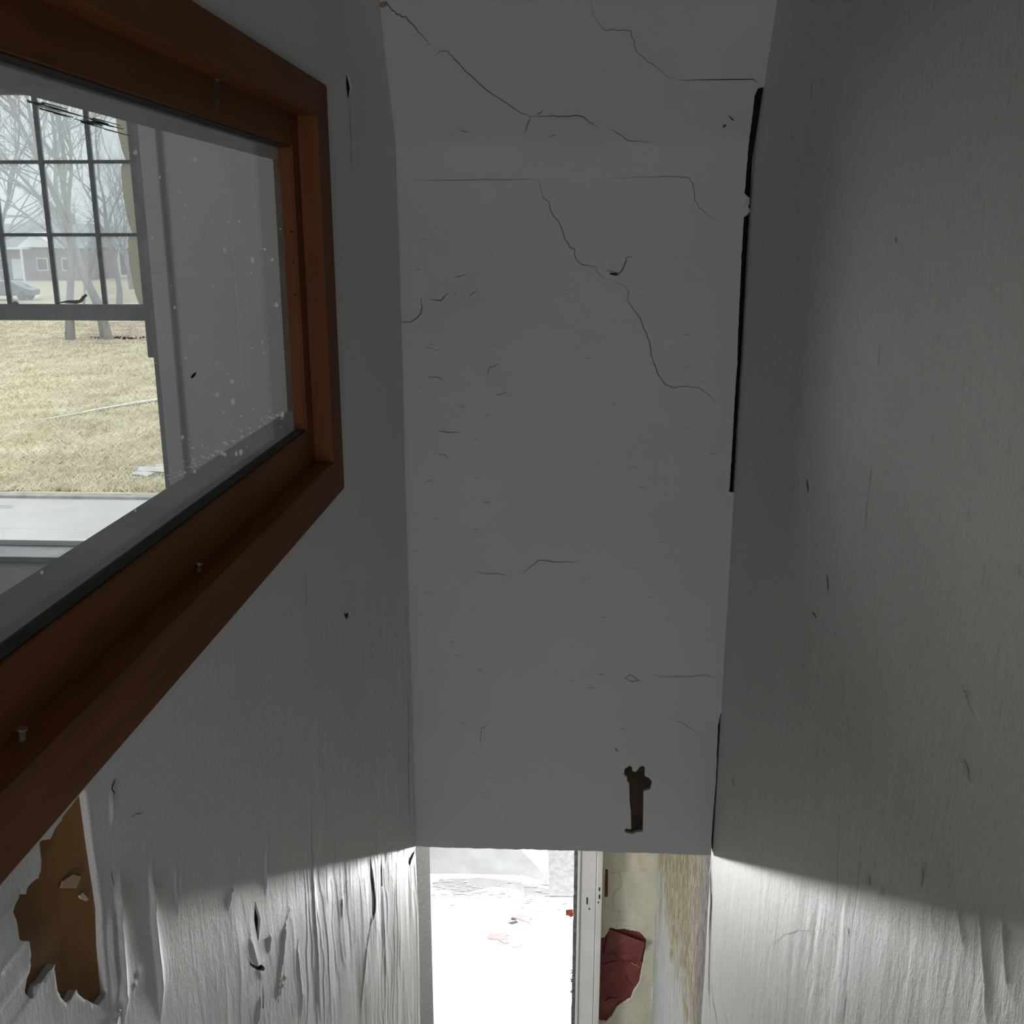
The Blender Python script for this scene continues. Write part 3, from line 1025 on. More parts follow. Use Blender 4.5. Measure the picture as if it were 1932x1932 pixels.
for k in range(40):
    x, y = RND.uniform(290, 540), RND.uniform(320, 860)
    r_ = RND.uniform(0.6, 1.6)
    glass_patch(bm, [(x + r_ * math.cos(2 * math.pi * j / 5), y + r_ * 1.8 * math.sin(2 * math.pi * j / 5)) for j in range(5)])
part(bm_obj('paint_speck', bm, M_SPECK))['kind'] = 'stuff'
bm = bmesh.new()
glass_patch(bm, [(360, 712), (366, 704), (371, 702), (368, 709), (363, 714)])
part(bm_obj('dark_speck', bm, M_DARK))

# ------------------------------------------------------------------ the side room seen through the pane
YF = 3.6
RX0 = -3.3
WX0, WX1, WZ0, WZ1 = -2.56, -1.425, EYE - 1.19, EYE + 0.56       # opening of its far window


def wall_y(name, y0, y1, x0, x1, z0, z1, hx0, hx1, hz0, hz1, mat):
    bm = bmesh.new()
    add_box(bm, x0, hx0, y0, y1, z0, z1)
    add_box(bm, hx1, x1, y0, y1, z0, z1)
    add_box(bm, hx0, hx1, y0, y1, z0, hz0)
    add_box(bm, hx0, hx1, y0, y1, hz1, z1)
    return tag(bm_obj(name, bm, mat), kind='structure')


wall_y('wall_far', YF, YF + 0.18, RX0 - 0.1, -0.57, -0.1, EYE + 1.2, WX0, WX1, WZ0, WZ1, M_ROOM)
tag(box('wall_stair_side', -0.566, -0.487, -2.4, 0.27, -0.1, EYE + 1.2, M_ROOM), kind='structure')
bm = bmesh.new()
add_box(bm, -0.566, -0.487, 0.27, 2.09, -0.1, E_ - 0.40)
add_box(bm, -0.566, -0.487, 0.27, 2.09, E_ + 0.19, E_ + 1.2)
add_box(bm, -0.566, -0.487, 2.09, YF, -0.1, E_ + 1.2)
tag(bm_obj('wall_partition', bm, M_ROOM), kind='structure')
tag(box('wall_outer', RX0 - 0.1, RX0, -1.6, YF, -0.1, EYE + 1.2, M_ROOM), kind='structure')
tag(box('wall_room_back', RX0 - 0.1, -0.566, -1.7, -1.6, -0.1, EYE + 1.2, M_ROOM), kind='structure')
tag(box('ceiling_side_room', RX0 - 0.1, -0.566, -1.7, YF, EYE + 1.2, EYE + 1.3, M_ROOM), kind='structure')
tag(box('floor_side_room', RX0 - 0.1, -0.566, -1.7, YF, -0.2, -0.1, plain('side_room_floorboards', (0.25, 0.22, 0.18), (0.34, 0.3, 0.25), 6, 0.6, 0.2, 0.001, 0.4, (8, 1, 1))), kind='structure')
# flat boards on that wall: window casing and a wide pilaster board beside it
tag(box('trim_1', WX1 - 0.006, -1.372, YF - 0.022, YF - 0.0005, WZ0 - 0.05, WZ1 + 0.09, M_ROOM, None, 0.003), kind='structure')
tag(box('trim_2', -1.135, -0.60, YF - 0.03, YF - 0.0005, -0.09, EYE + 1.19, M_ROOM, None, 0.004), kind='structure')

w2 = tag(empty('window_2', ((WX0 + WX1) / 2, YF + 0.09, WZ0)), kind='structure')


def p2(o):
    o.parent = w2
    o.matrix_parent_inverse = Matrix.Translation(-Vector(w2.location))
    return o


UZ0, UZ1 = EYE - 0.298, EYE + 0.498         # upper sash
SX0, SX1 = -2.51, -1.462
ya, yb = YF + 0.07, YF + 0.105
p2(box('sill', WX0 + 0.002, WX1 - 0.002, YF - 0.03, YF + 0.178, WZ0 - 0.0, EYE - 1.168, M_GREYP, None, 0.003))
p2(box('jamb', WX1 - 0.033, WX1 - 0.0005, YF + 0.002, YF + 0.178, EYE - 1.168, WZ1 - 0.0005, M_GREYP, None, 0.002))
p2(box('jamb', WX0 + 0.0005, WX0 + 0.045, YF + 0.002, YF + 0.178, EYE - 1.168, WZ1 - 0.0005, M_GREYP, None, 0.002))
p2(box('head', WX0 + 0.045, WX1 - 0.034, YF + 0.002, YF + 0.178, UZ1 + 0.03, WZ1 - 0.0005, M_GREYP, None, 0.002))
p2(box('meeting_rail', SX0, SX1, ya, yb, UZ0, EYE - 0.240, M_GREYP, None, 0.003))
p2(box('top_rail', SX0, SX1, ya, yb, UZ1 - 0.03, UZ1 + 0.03, M_GREYP, None, 0.003))
bm = bmesh.new()
add_box(bm, -1.505, SX1 + 0.004, ya - 0.004, ya + 0.014, EYE - 0.43, UZ1 + 0.03, 0.003)
p2(bm_obj('sash_stile', bm, M_GREYP))
for (za, zb) in ((EYE - 0.2390, EYE - 0.0045), (EYE + 0.0085, EYE + 0.2415), (EYE + 0.2545, UZ1 - 0.031)):
    bm = bmesh.new()
    ol = [(-1.5052, za), (-1.5052, zb), (-1.538, zb), (-1.545, zb - 0.015), (-1.540 - 0.006, (za + zb) / 2), (-1.535, za + 0.03), (-1.526, za)]
    lo = [bm.verts.new((a, ya + 0.0125, b)) for a, b in ol]
    hi = [bm.verts.new((a, ya + 0.0150, b)) for a, b in ol]
    bm.faces.new(lo)
    bm.faces.new(hi)
    for i in range(len(lo)): bm.faces.new((lo[i], lo[(i + 1) % len(lo)], hi[(i + 1) % len(lo)], hi[i]))
    p2(bm_obj('paint_film', bm, M_FILM))
p2(box('sash_stile', SX0 - 0.004, SX0 + 0.05, ya, yb, EYE - 0.43, UZ1 + 0.03, M_GREYP, None, 0.003))
p2(box('lower_stile', SX1 + 0.0055, SX1 + 0.017, YF + 0.02, YF + 0.055, EYE - 1.168, EYE - 0.25, M_STILE, None, 0.002))
p2(box('bottom_rail', SX0, SX1, YF + 0.11, YF + 0.14, EYE - 1.1675, EYE - 1.145, M_WHITE, None, 0.002))
mx = [-2.357, -2.1805, -2.004, -1.8275, -1.6512]
mz = [EYE + 0.002, EYE + 0.248]
for x in mx: p2(box('muntin', x - 0.0075, x + 0.0075, ya + 0.008, ya + 0.026, EYE - 0.2395, UZ1 - 0.03, M_MUNT, None, 0.002))
for z in mz: p2(box('muntin', SX0 + 0.05, -1.5052, ya + 0.009, ya + 0.025, z - 0.006, z + 0.006, M_MUNT, None, 0.002))
xs = [SX0 + 0.05] + mx + [-1.5012]
zs = [EYE - 0.239] + mz + [UZ1 - 0.03]
for i in range(len(xs) - 1):
    for j in range(3):
        p2(box('pane', xs[i] + 0.004, xs[i + 1] - 0.004, ya + 0.0155, ya + 0.018, zs[j] + 0.003, zs[j + 1] - 0.003, M_MILK))
# dried scrap caught on the rail, lump on the rail
bm = bmesh.new()
pts = [onY(*q, YF + 0.06) for q in ((112, 571), (128, 569), (142, 570), (152, 568), (157, 561), (163, 556))]
tube(bm, [(a, YF + 0.062, b) for a, b in pts], [0.002, 0.005, 0.007, 0.006, 0.006, 0.004], 6)
tag(bm_obj('dried_leaf_stem', bm, M_CRACK, None, True), 'curled dried stem lying on the meeting rail of the outer window', 'plant debris')
X, Z = onY(30, 577, YF + 0.08)
bm = bmesh.new()
bmesh.ops.create_icosphere(bm, subdivisions=2, radius=0.011)
for v in bm.verts: v.co = Vector((v.co.x, v.co.y, max(v.co.z, -0.002))) + Vector((X, YF + 0.08, EYE - 0.2395))
p2(bm_obj('sash_latch', bm, M_GREYP, None, True))

# ------------------------------------------------------------------ below: lower lobby behind the end wall, doorway, bright porch
YV = 4.26
M_ROUGH = plain('rough_grey_render', (0.10, 0.10, 0.085), (0.26, 0.25, 0.215), 90, 0.9, 0.9, 0.004, 0.1)


def mat_worn():
    m, t, o = nodes_of('worn_render_right')
    v = coords(t)
    sepn = N(t, 'ShaderNodeSeparateXYZ')
    t.links.new(v, sepn.inputs[0])
    f = noise(t, coords(t, (60, 60, 14)), 1.0, 6, 0.7, 0.5)
    speck = ramp(t, f, [(0.42, (0.42, 0.39, 0.29)), (0.55, (0.17, 0.135, 0.075)), (0.7, (0.35, 0.32, 0.23))])
    wh = ramp(t, noise(t, coords(t, (40, 40, 10)), 1.0, 5, 0.6), [(0.4, (0.42, 0.44, 0.435)), (0.7, (0.31, 0.32, 0.31))])
    pu = ramp(t, noise(t, coords(t, (90, 90, 20)), 1.0, 5, 0.7), [(0.4, (0.34, 0.30, 0.30)), (0.6, (0.11, 0.07, 0.07))])
    wob = noise(t, coords(t, (7, 7, 5)), 1.0, 6, 0.65)
    # y runs from the near edge (purple, bare) to the far end (whitish); higher up is tan
    a = N(t, 'ShaderNodeMath', operation='MULTIPLY_ADD')
    t.links.new(wob, a.inputs[0])
    a.inputs[1].default_value = 0.7
    t.links.new(sepn.outputs['Y'], a.inputs[2])
    k1 = ramp(t, a.outputs[0], [(0.0, (0, 0, 0)), (1.0, (1, 1, 1))])
    mr1 = N(t, 'ShaderNodeMapRange')
    t.links.new(a.outputs[0], mr1.inputs['Value'])
    mr1.inputs['From Min'].default_value = 3.20
    mr1.inputs['From Max'].default_value = 3.45
    mr2 = N(t, 'ShaderNodeMapRange')
    zz = N(t, 'ShaderNodeMath', operation='MULTIPLY_ADD')
    t.links.new(wob, zz.inputs[0])
    zz.inputs[1].default_value = 1.3
    t.links.new(sepn.outputs['Z'], zz.inputs[2])
    yz = N(t, 'ShaderNodeMath', operation='MULTIPLY_ADD')
    t.links.new(sepn.outputs['Y'], yz.inputs[0])
    yz.inputs[1].default_value = 0.19
    t.links.new(zz.outputs[0], yz.inputs[2])
    t.links.new(yz.outputs[0], mr2.inputs['Value'])
    mr2.inputs['From Min'].default_value = 0.03
    mr2.inputs['From Max'].default_value = 0.22
    c = mixc(t, mr2.outputs[0], wh, speck)
    c = mixc(t, mr1.outputs[0], pu, c)
    nb = bump(t, f, 0.9, 0.004)
    surf(t, o, c, 0.8, nb, 0.2)
    return m


wvr = tag(sheet('wall_lobby_right', ar(2.827, YV, 0.01), ar(Z_LOW, Z_HEAD + 0.2, 0.012), lambda u, v, s: 0.004 * fbm(u * 18, v * 7, 301, 4), lambda u, v, h: (XR + 0.001 - h, u, v), mat_worn()), kind='structure')
tag(box('wall_lobby_left', XL - 0.09, XL - 0.0065, 2.80, 3.150, Z_LOW, Z_HEAD + 0.1, M_ROUGH), kind='structure')
tag(box('ceiling_lobby', -1.4, XR + 0.08, YE + 0.11, YV + 0.1, Z_HEAD + 0.02, Z_HEAD + 0.08, M_END), kind='structure')
tag(box('wall_lobby_side', -1.4, -1.3, 2.7, YV, Z_LOW, Z_HEAD + 0.05, M_ROOM), kind='structure')

# cream far wall right of the doorway: peeling coat with a red layer underneath
YP = 4.20
REDP = [(1151, 1750), (1178, 1752), (1206, 1758), (1219, 1771), (1216, 1794), (1213, 1815), (1206, 1851), (1195, 1869), (1190, 1882), (1164, 1898), (1154, 1916), (1143, 1926), (1120, 1925), (1120, 1770), (1140, 1768)]
REDP = [onY(*q, YV) for q in REDP]
ORGP = [(1142, 1639), (1147, 1640), (1147, 1693), (1140, 1693)]
ORGP = [onY(*q, YV) for q in ORGP]
FLK = [(1167, 1642), (1171, 1655), (1175, 1671), (1163, 1678), (1157, 1690), (1158, 1705), (1169, 1718), (1165, 1732), (1164, 1750)]
FLK = sorted([onY(*q, YV) for q in FLK], key=lambda a: a[1])


def cream_s(u, v):
    return np.minimum(-poly_sdf(u, v, REDP), -poly_sdf(u, v, ORGP))


def cream_h(u, v, s):
    h = 0.006 * fbm(u * 12, v * 12, 401, 4)
    zz = [a[1] for a in FLK]
    d = u - np.interp(v, zz, [a[0] for a in FLK])
    on = (v > zz[0]) & (v < zz[-1])
    h += on * 0.010 * np.where(d > 0, np.exp(-np.clip(d, 0, 1) / 0.05), 0)
    r = -poly_sdf(u, v, REDP)
    h += 0.006 * np.exp(-np.clip(r, 0, 1) / 0.015) * ((r > 0) & (r < 0.06))
    return h


wcr = tag(sheet('wall_lobby_far', ar(0.14, XR, 0.004), cat(ar(Z_LOW, EYE - 3.9, 0.1), ar(EYE - 3.9, EYE - 2.7, 0.004), ar(EYE - 2.7, Z_HEAD + 0.05, 0.05)), cream_h, lambda u, v, h: (u, YV - h, v), M_CREAM, None, cream_s, 0.008), kind='structure')


def mat_red():
    m, t, o = nodes_of('crimson_old_coat')
    v = coords(t)
    f = noise(t, v, 9, 5, 0.6)
    c = ramp(t, f, [(0.3, (0.16, 0.030, 0.042)), (0.5, (0.19, 0.045, 0.042)), (0.7, (0.23, 0.075, 0.052))])
    nb = bump(t, noise(t, v, 40, 5), 0.5, 0.004)
    surf(t, o, c, 0.6, nb, 0.3)
    return m


M_RED = mat_red()
rl = sheet('red_undercoat', ar(0.14, XR - 0.01, 0.01), ar(EYE - 4.1, EYE - 2.6, 0.01), lambda u, v, s: 0.002 * fbm(u * 25, v * 25, 411, 3), lambda u, v, h: (u, YV + 0.007 - h, v), M_RED, wcr)
rl['label'] = 'crimson older paint bared where the cream plaster has flaked off'


def far_crack(px, w, mat):
    q = jag([onY(*a, YV) for a in px], 4, 0.002, RND)
    ribbon('crack', [(a, YV + 0.0045, b) for a, b in q], w, (0, -1, 0), mat, wcr)


far_crack([(1138, 1820), (1152, 1816), (1166, 1814)], 0.006, M_CRACKD)
far_crack([(1160, 1800), (1180, 1808), (1195, 1820), (1208, 1826)], 0.004, plain('pale_crack', (0.5, 0.35, 0.28), (0.6, 0.42, 0.34), 30))
far_crack([(1140, 1890), (1150, 1884), (1166, 1883)], 0.006, M_CRACKD)
far_crack([(1180, 1835), (1184, 1852), (1194, 1860)], 0.003, M_CRACKD)
# loose red flake leaning at the top of the bare patch
bm = bmesh.new()
pp = [onY(*q, YV) for q in ((1149, 1752), (1190, 1765), (1216, 1772), (1212, 1800), (1205, 1815), (1178, 1806), (1150, 1796), (1139, 1800))]
lo = [bm.verts.new((a, YV - 0.004 - 0.01 * (i % 3), b)) for i, (a, b) in enumerate(pp)]
hi = [bm.verts.new((a, YV - 0.001 - 0.01 * (i % 3), b)) for i, (a, b) in enumerate(pp)]
bm.faces.new(lo)
bm.faces.new(hi)
for i in range(len(lo)): bm.faces.new((lo[i], lo[(i + 1) % len(lo)], hi[(i + 1) % len(lo)], hi[i]))
bm_obj('red_flake', bm, plain('dull_red_flake', (0.14, 0.036, 0.033), (0.20, 0.056, 0.046), 15), wcr)

# doorway to the porch: lintel, white post with a dark weatherstrip edge
d1 = tag(empty('door_1', (0.16, YP, Z_LOW)), kind='structure')


def pd(o):
    o.parent = d1
    o.matrix_parent_inverse = Matrix.Translation(-Vector(d1.location))
    return o


PX0, PX1 = onY(1088, 1760, YP)[0], onY(1134, 1760, YP)[0]
Z_DH = EYE - 2.35
pd(box('post', PX0, PX1 - 0.03, YP, YP + 0.13, Z_LOW, Z_DH + 0.3, M_WHITE, None, 0.003))
pd(box('post_stop', PX1 - 0.028, PX1, YP - 0.012, YP + 0.055, Z_LOW, Z_DH + 0.3, M_WHITE, None, 0.003))
pd(box('post_bead', PX0 + 0.001, PX0 + 0.012, YP - 0.006, YP - 0.0002, Z_LOW, Z_DH + 0.3, M_WHITE, None, 0.002))
bm = bmesh.new()
Zs = ar(Z_LOW, Z_DH + 0.3, 0.02)
for i in range(len(Zs) - 1):
    j = RND.uniform(0.0, 0.004)
    add_box(bm, PX0 - 0.014 - j, PX0 - 0.0005, YP + 0.005, YP + 0.10, Zs[i], Zs[i + 1] - 0.0002)
pd(bm_obj('weatherstrip', bm, M_STRIP))
bm = bmesh.new()
add_box(bm, -1.4, PX0 - 0.014, YV, YV + 0.12, Z_DH, Z_HEAD + 0.05)
pd(bm_obj('lintel', bm, M_END))
for (x, y0_, y1_) in ((1108, 1696, 1709), (1131, 1674, 1681), (1131, 1688, 1696), (1129, 1701, 1704), (1112, 1716, 1719)):
    a, b = onY(x, y0_, YP - 0.012)
    c = onY(x, y1_, YP - 0.012)[1]
    yq = YP - 0.0125 if x > 1125 else YP - 0.0005
    pd(box('screw_hole', a - 0.003, a + 0.003, yq - 0.0008, yq, c, b, M_CRACKD))
# tufts of torn strip and the red chip on the edge
for (x, y) in ((1079, 1834), (1078, 1850), (1079, 1872)):
    X, Z = onY(x, y, YP + 0.02)
    bm = bmesh.new()
    for k in range(5): tube(bm, [(X + 0.012, YP + 0.02, Z), (X - RND.uniform(0.004, 0.012), YP + 0.02 + RND.uniform(-.01, .01), Z + RND.uniform(-.012, .012))], [0.003, 0.0008], 5)
    pd(bm_obj('torn_fibre', bm, M_LATH))
X, Z = onY(1076, 1722, YP + 0.01)
bm = bmesh.new()
pp = [(-0.022, 0.018), (0.012, 0.020), (0.014, -0.012), (0.002, -0.024), (-0.006, -0.012), (-0.020, -0.014)]
lo = [bm.verts.new((X + a, YP + 0.006 + 0.004 * (i % 2), Z + b)) for i, (a, b) in enumerate(pp)]
hi = [bm.verts.new((X + a, YP + 0.003 + 0.004 * (i % 2), Z + b)) for i, (a, b) in enumerate(pp)]
bm.faces.new(lo)
bm.faces.new(hi)
for i in range(len(lo)): bm.faces.new((lo[i], lo[(i + 1) % len(lo)], hi[(i + 1) % len(lo)], hi[i]))
o = pd(bm_obj('red_paint_chip', bm, plain('red_chip', (0.35, 0.04, 0.03), (0.45, 0.10, 0.05), 60)))

# bright porch
YB = 6.42
M_PFLOOR = plain('white_painted_porch_floor', (0.80, 0.80, 0.79), (0.86, 0.86, 0.85), 5, 0.6, 0.1, 0.001, 0.2)
tag(box('floor_lower', -1.4, 2.2, YV + 0.06, 6.9, Z_LOW - 0.1, Z_LOW, M_PFLOOR), kind='structure')
tag(box('floor_lobby', -1.4, 2.2, 2.72, YV + 0.06, Z_LOW - 0.1, Z_LOW - 0.002, M_ROOM), kind='structure')
M_PWALL = plain('grey_porch_wall', (0.10, 0.105, 0.10), (0.12, 0.125, 0.12), 5, 0.7, 0.3, 0.003, 0.2)
wall_y('wall_porch_back', YB, YB + 0.15, -1.4, 2.2, Z_LOW, EYE - 1.5, -1.1, 0.7, Z_LOW + 0.012, Z_LOW + 0.30, M_PWALL)  # the low opening is added for the low helper lamp
w3 = tag(empty('added_lamp_window', (-0.2, YB + 0.07, Z_LOW + 0.04)), kind='structure')  # invented low window, added out of view to frame the low lamp
for (a, b, c, d, nm) in ((-1.1, -1.06, 0.012, 0.30, 'frame_stile'), (0.66, 0.70, 0.012, 0.30, 'frame_stile'), (-1.06, 0.66, 0.27, 0.30, 'frame_rail'), (-0.22, -0.19, 0.012, 0.27, 'mullion')):
    o = box(nm, a, b, YB + 0.05, YB + 0.10, Z_LOW + c, Z_LOW + d, M_WHITE, w3)
    o.matrix_parent_inverse = Matrix.Translation(-Vector(w3.location))
tag(box('wall_porch_left', -1.4, -1.3, YV + 0.12, YB, Z_LOW, EYE - 1.5, M_PWALL), kind='structure')
tag(box('wall_porch_right', 1.6, 1.7, YV + 0.12, YB, Z_LOW, EYE - 1.5, M_PWALL), kind='structure')
tag(box('wall_porch_near', PX1 + 0.02, 1.7, YV + 0.03, YV + 0.12, Z_LOW, EYE - 1.5, M_PWALL), kind='structure')
bm = bmesh.new()
add_box(bm, -1.4, 1.7, YV + 0.12, YB, EYE - 1.62, EYE - 1.5)
tag(bm_obj('ceiling_porch', bm, M_PWALL), kind='structure')
# on the far part of the floor: a broad bare grey area, a white sheet painted in as a triangle of light, a grey flaking board
M_WB = plain('light_patch_white', (0.8, 0.8, 0.8), (0.86, 0.86, 0.86), 8, 0.6, 0.2, 0.002, 0.2)
M_BARE = plain('bare_grey_floor', (0.30, 0.31, 0.305), (0.36, 0.37, 0.365), 6, 0.8, 0.3, 0.002, 0.1)
fl_ = bpy.data.objects['floor_lower']


def slab_px(name, px, z0, z1, mat, parent=None):
    q = [onZ(*a, Z_LOW) for a in px]
    bm = bmesh.new()
    lo = [bm.verts.new((a, b, z0)) for a, b in q]
    hi = [bm.verts.new((a, b, z1)) for a, b in q]
    bm.faces.new(hi)
    bm.faces.new(lo)
    for i in range(len(lo)): bm.faces.new((lo[i], lo[(i + 1) % len(lo)], hi[(i + 1) % len(lo)], hi[i]))
    return bm_obj(name, bm, mat, parent)


slab_px('bare_patch', ((640, 1590), (1033, 1590), (1033, 1668), (1018, 1660), (985, 1650), (980, 1651), (900, 1649), (816, 1648), (640, 1650)), Z_LOW - 0.01, Z_LOW + 0.003, M_BARE, fl_)
slab_px('worn_patch', ((816, 1664), (850, 1658), (905, 1656), (985, 1664), (986, 1680), (930, 1672), (885, 1684), (855, 1692), (850, 1680), (818, 1674)), Z_LOW - 0.01, Z_LOW + 0.002, M_BARE, fl_)
slab_px('worn_patch', ((985, 1668), (1035, 1678), (1036, 1689), (1010, 1690), (988, 1684)), Z_LOW - 0.01, Z_LOW + 0.002, M_BARE, fl_)
brd = slab_px('grey_board', ((1034, 1585), (1130, 1585), (1130, 1693), (1036, 1693), (1035, 1660)), Z_LOW + 0.0005, Z_LOW + 0.012, plain('grey_flaking_board', (0.28, 0.285, 0.29), (0.38, 0.38, 0.385), 25, 0.8, 0.8, 0.006, 0.1))
tag(brd, 'grey flaking board lying at the far right of the bright porch floor', 'board')
tag(slab_px('light_triangle', ((975, 1592), (984, 1606), (1000, 1622), (1028, 1655), (1032.5, 1640), (1032.5, 1592)), Z_LOW + 0.0035, Z_LOW + 0.006, M_WB), 'white sheet standing in for a triangle of light on the grey part of the porch floor', 'light patch')
# grey streaks of flaked coat on the skirting, chips on the floor
prnd = random.Random(3)
M_FLK = plain('grey_flake', (0.42, 0.425, 0.42), (0.52, 0.52, 0.51), 30)


def flake(name, cx, cyy, r, elong, rot, mat, label, catg, group=None, th=0.004):
    bm = bmesh.new()
    n = 11
    pts = []
    for k in range(n):
        a = 2 * math.pi * k / n
        rr = r * prnd.uniform(0.55, 1.1)
        x, y = rr * elong * math.cos(a), rr * math.sin(a)
        pts.append((x * math.cos(rot) - y * math.sin(rot), x * math.sin(rot) + y * math.cos(rot)))
    lo = [bm.verts.new((a, b, 0.0)) for a, b in pts]
    hi = [bm.verts.new((a * 0.97, b * 0.97, th + prnd.uniform(0, th))) for a, b in pts]
    bm.faces.new(lo)
    c = bm.verts.new((0, 0, th * 1.2))
    for i in range(n):
        j = (i + 1) % n
        bm.faces.new((lo[i], lo[j], hi[j], hi[i]))
        bm.faces.new((hi[i], hi[j], c))
    o = bm_obj(name, bm, mat)
    o.location = (cx, cyy, Z_LOW + 0.0005)
    return tag(o, label, catg, group)


M_PINK = plain('pink_chip', (0.46, 0.30, 0.31), (0.54, 0.38, 0.385), 40)
for (x, y, r_, el, ro, mt, lb, ct, nm) in (
        (985, 1731, 0.050, 1.7, -0.5, M_PINK, 'pink paint chip on the bright porch floor, nearest the grey flake', 'paint chip', 'pink_paint_chip'),
        (938, 1766, 0.040, 1.9, 0.1, M_PINK, 'pink paint chip farthest left on the bright porch floor', 'paint chip', 'pink_paint_chip'),
        (952, 1774, 0.030, 1.6, -0.6, M_PINK, 'small pink paint chip touching the leftmost pink chip', 'paint chip', 'pink_paint_chip'),
        (1010, 1717, 0.055, 1.3, 0.3, M_FLK, 'grey plaster flake on the bright porch floor beside the pink chips', 'plaster flake', 'plaster_flake'),
        (970, 1741, 0.012, 3, 0.3, M_CRACK, 'thin dark splinter beside the pink chips on the porch floor', 'splinter', 'wood_splinter'),
        (968, 1735, 0.010, 2, -0.3, M_CRACK, 'tiny dark splinter above the thin splinter on the porch floor', 'splinter', 'wood_splinter'),
        (977, 1785, 0.014, 3, 0.5, M_FLK, 'grey sliver of plaster lowest on the bright porch floor', 'plaster flake', 'plaster_flake')):
    X, Y = onZ(x, y, Z_LOW)
    flake(nm, X, Y, r_, el, ro, mt, lb, ct)
bm = bmesh.new()
for k in range(120):
    x = prnd.uniform(816, 1085)
    y = prnd.triangular(1655, 1712, 1672) + (8 if x > 980 else 0)
    a, b = onZ(x, y, Z_LOW)
    w, h = prnd.uniform(0.006, 0.04), prnd.uniform(0.002, 0.010)
    vs_ = [bm.verts.new(p) for p in ((a - w, b - h, Z_LOW + 0.0035), (a, b - h * 1.5, Z_LOW + 0.006), (a + w, b, Z_LOW + 0.0035), (a, b + h, Z_LOW + 0.004))]
    bm.faces.new(vs_)
tag(bm_obj('flaked_paint_debris', bm, M_FLK), 'grey flaked paint litter scattered over the far bright porch floor', 'debris', None, 'stuff')
# ------------------------------------------------------------------ outside: road, dry lawn, trees, house, car
def mat_lawn():
    m, t, o = nodes_of('dry_straw_lawn')
    v = coords(t, (1, 0.5, 1))
    a = noise(t, v, 1.3, 8, 0.7)
    b = noise(t, v, 0.16, 4, 0.6)
    c = ramp(t, a, [(0.30, (0.30, 0.265, 0.165)), (0.5, (0.44, 0.40, 0.275)), (0.72, (0.56, 0.525, 0.39))])
    c2 = ramp(t, b, [(0.3, (0.75, 0.75, 0.75)), (0.7, (1.05, 1.05, 1.05))])
    cc = mixc(t, 1.0, c, c2, 'MULTIPLY')
    nb = bump(t, a, 0.6, 0.08)
    surf(t, o, cc, 0.95, nb, 0.05)
    return m


M_LAWN = mat_lawn()
Y_KERB = 17.9
mesh_obj('lawn', [(-260, Y_KERB, Z_OUT), (120, Y_KERB, Z_OUT), (120, 330, Z_OUT), (-260, 330, Z_OUT)], [(0, 1, 2, 3)], M_LAWN)['kind'] = 'structure'
M_ROAD = plain('pale_concrete_road', (0.335, 0.33, 0.32), (0.375, 0.37, 0.36), 0.8, 0.9, 0.2, 0.01, 0.1)
rd = tag(box('road', -60, 30, 8.5, Y_KERB - 0.25, Z_OUT - 0.3, Z_OUT - 0.05, M_ROAD), kind='structure')
tag(box('kerb', -60, 30, Y_KERB - 0.248, Y_KERB, Z_OUT - 0.3, Z_OUT + 0.0, plain('dirty_kerb', (0.2, 0.19, 0.17), (0.33, 0.31, 0.28), 3, 0.9, 0.4, 0.01, 0.1)), kind='structure')
# expansion joint and a tar patch
ya_ = onZ(60, 997, Z_OUT - 0.05)[1]
o = ribbon('road_joint', [(-60, ya_, Z_OUT - 0.0485), (-30, ya_, Z_OUT - 0.0485), (0, ya_, Z_OUT - 0.0485), (30, ya_, Z_OUT - 0.0485)], 0.03, (0, 0, 1), plain('joint', (0.3, 0.31, 0.31), (0.36, 0.37, 0.37), 2), rd, False)
pa = [onZ(*q, Z_OUT - 0.05) for q in ((-20, 953), (20, 953), (27, 955), (20, 959), (-20, 958))]
mesh_obj('tar_patch', [(a, b, Z_OUT - 0.048) for a, b in pa], [tuple(range(5))], plain('tar', (0.2, 0.2, 0.2), (0.26, 0.26, 0.26), 2), rd)
# dirt band along the kerb and the leaf litter under the trees, dry grass blades
g = np.random.RandomState(11)
nb_ = 42000
t_ = g.rand(nb_)
yy = Y_KERB + 0.1 + 46 * t_ ** 1.7
xx = -yy * (0.28 + 0.40 * g.rand(nb_))
hh = 0.05 + 0.07 * g.rand(nb_)
ang = g.rand(nb_) * 6.283
wd = 0.010 + 0.014 * g.rand(nb_) + 0.0006 * (yy - Y_KERB)
le = (g.rand(nb_) - 0.5) * 0.22
V = np.empty((nb_, 3, 3))
V[:, 0] = np.stack([xx - wd * np.cos(ang), yy - wd * np.sin(ang), np.full(nb_, Z_OUT)], -1)
V[:, 1] = np.stack([xx + wd * np.cos(ang), yy + wd * np.sin(ang), np.full(nb_, Z_OUT)], -1)
V[:, 2] = np.stack([xx + le, yy + le * 0.6 + 0.04, Z_OUT + hh], -1)
gr = mesh_obj('dry_grass', V.reshape(-1, 3).tolist(), np.arange(nb_ * 3).reshape(-1, 3).tolist(), plain('straw_blade', (0.39, 0.355, 0.23), (0.63, 0.585, 0.44), 0.9, 0.9, 0, 0.01, 0.1))
tag(gr, 'dry straw coloured grass covering the lawn across the road', 'grass', None, 'stuff')

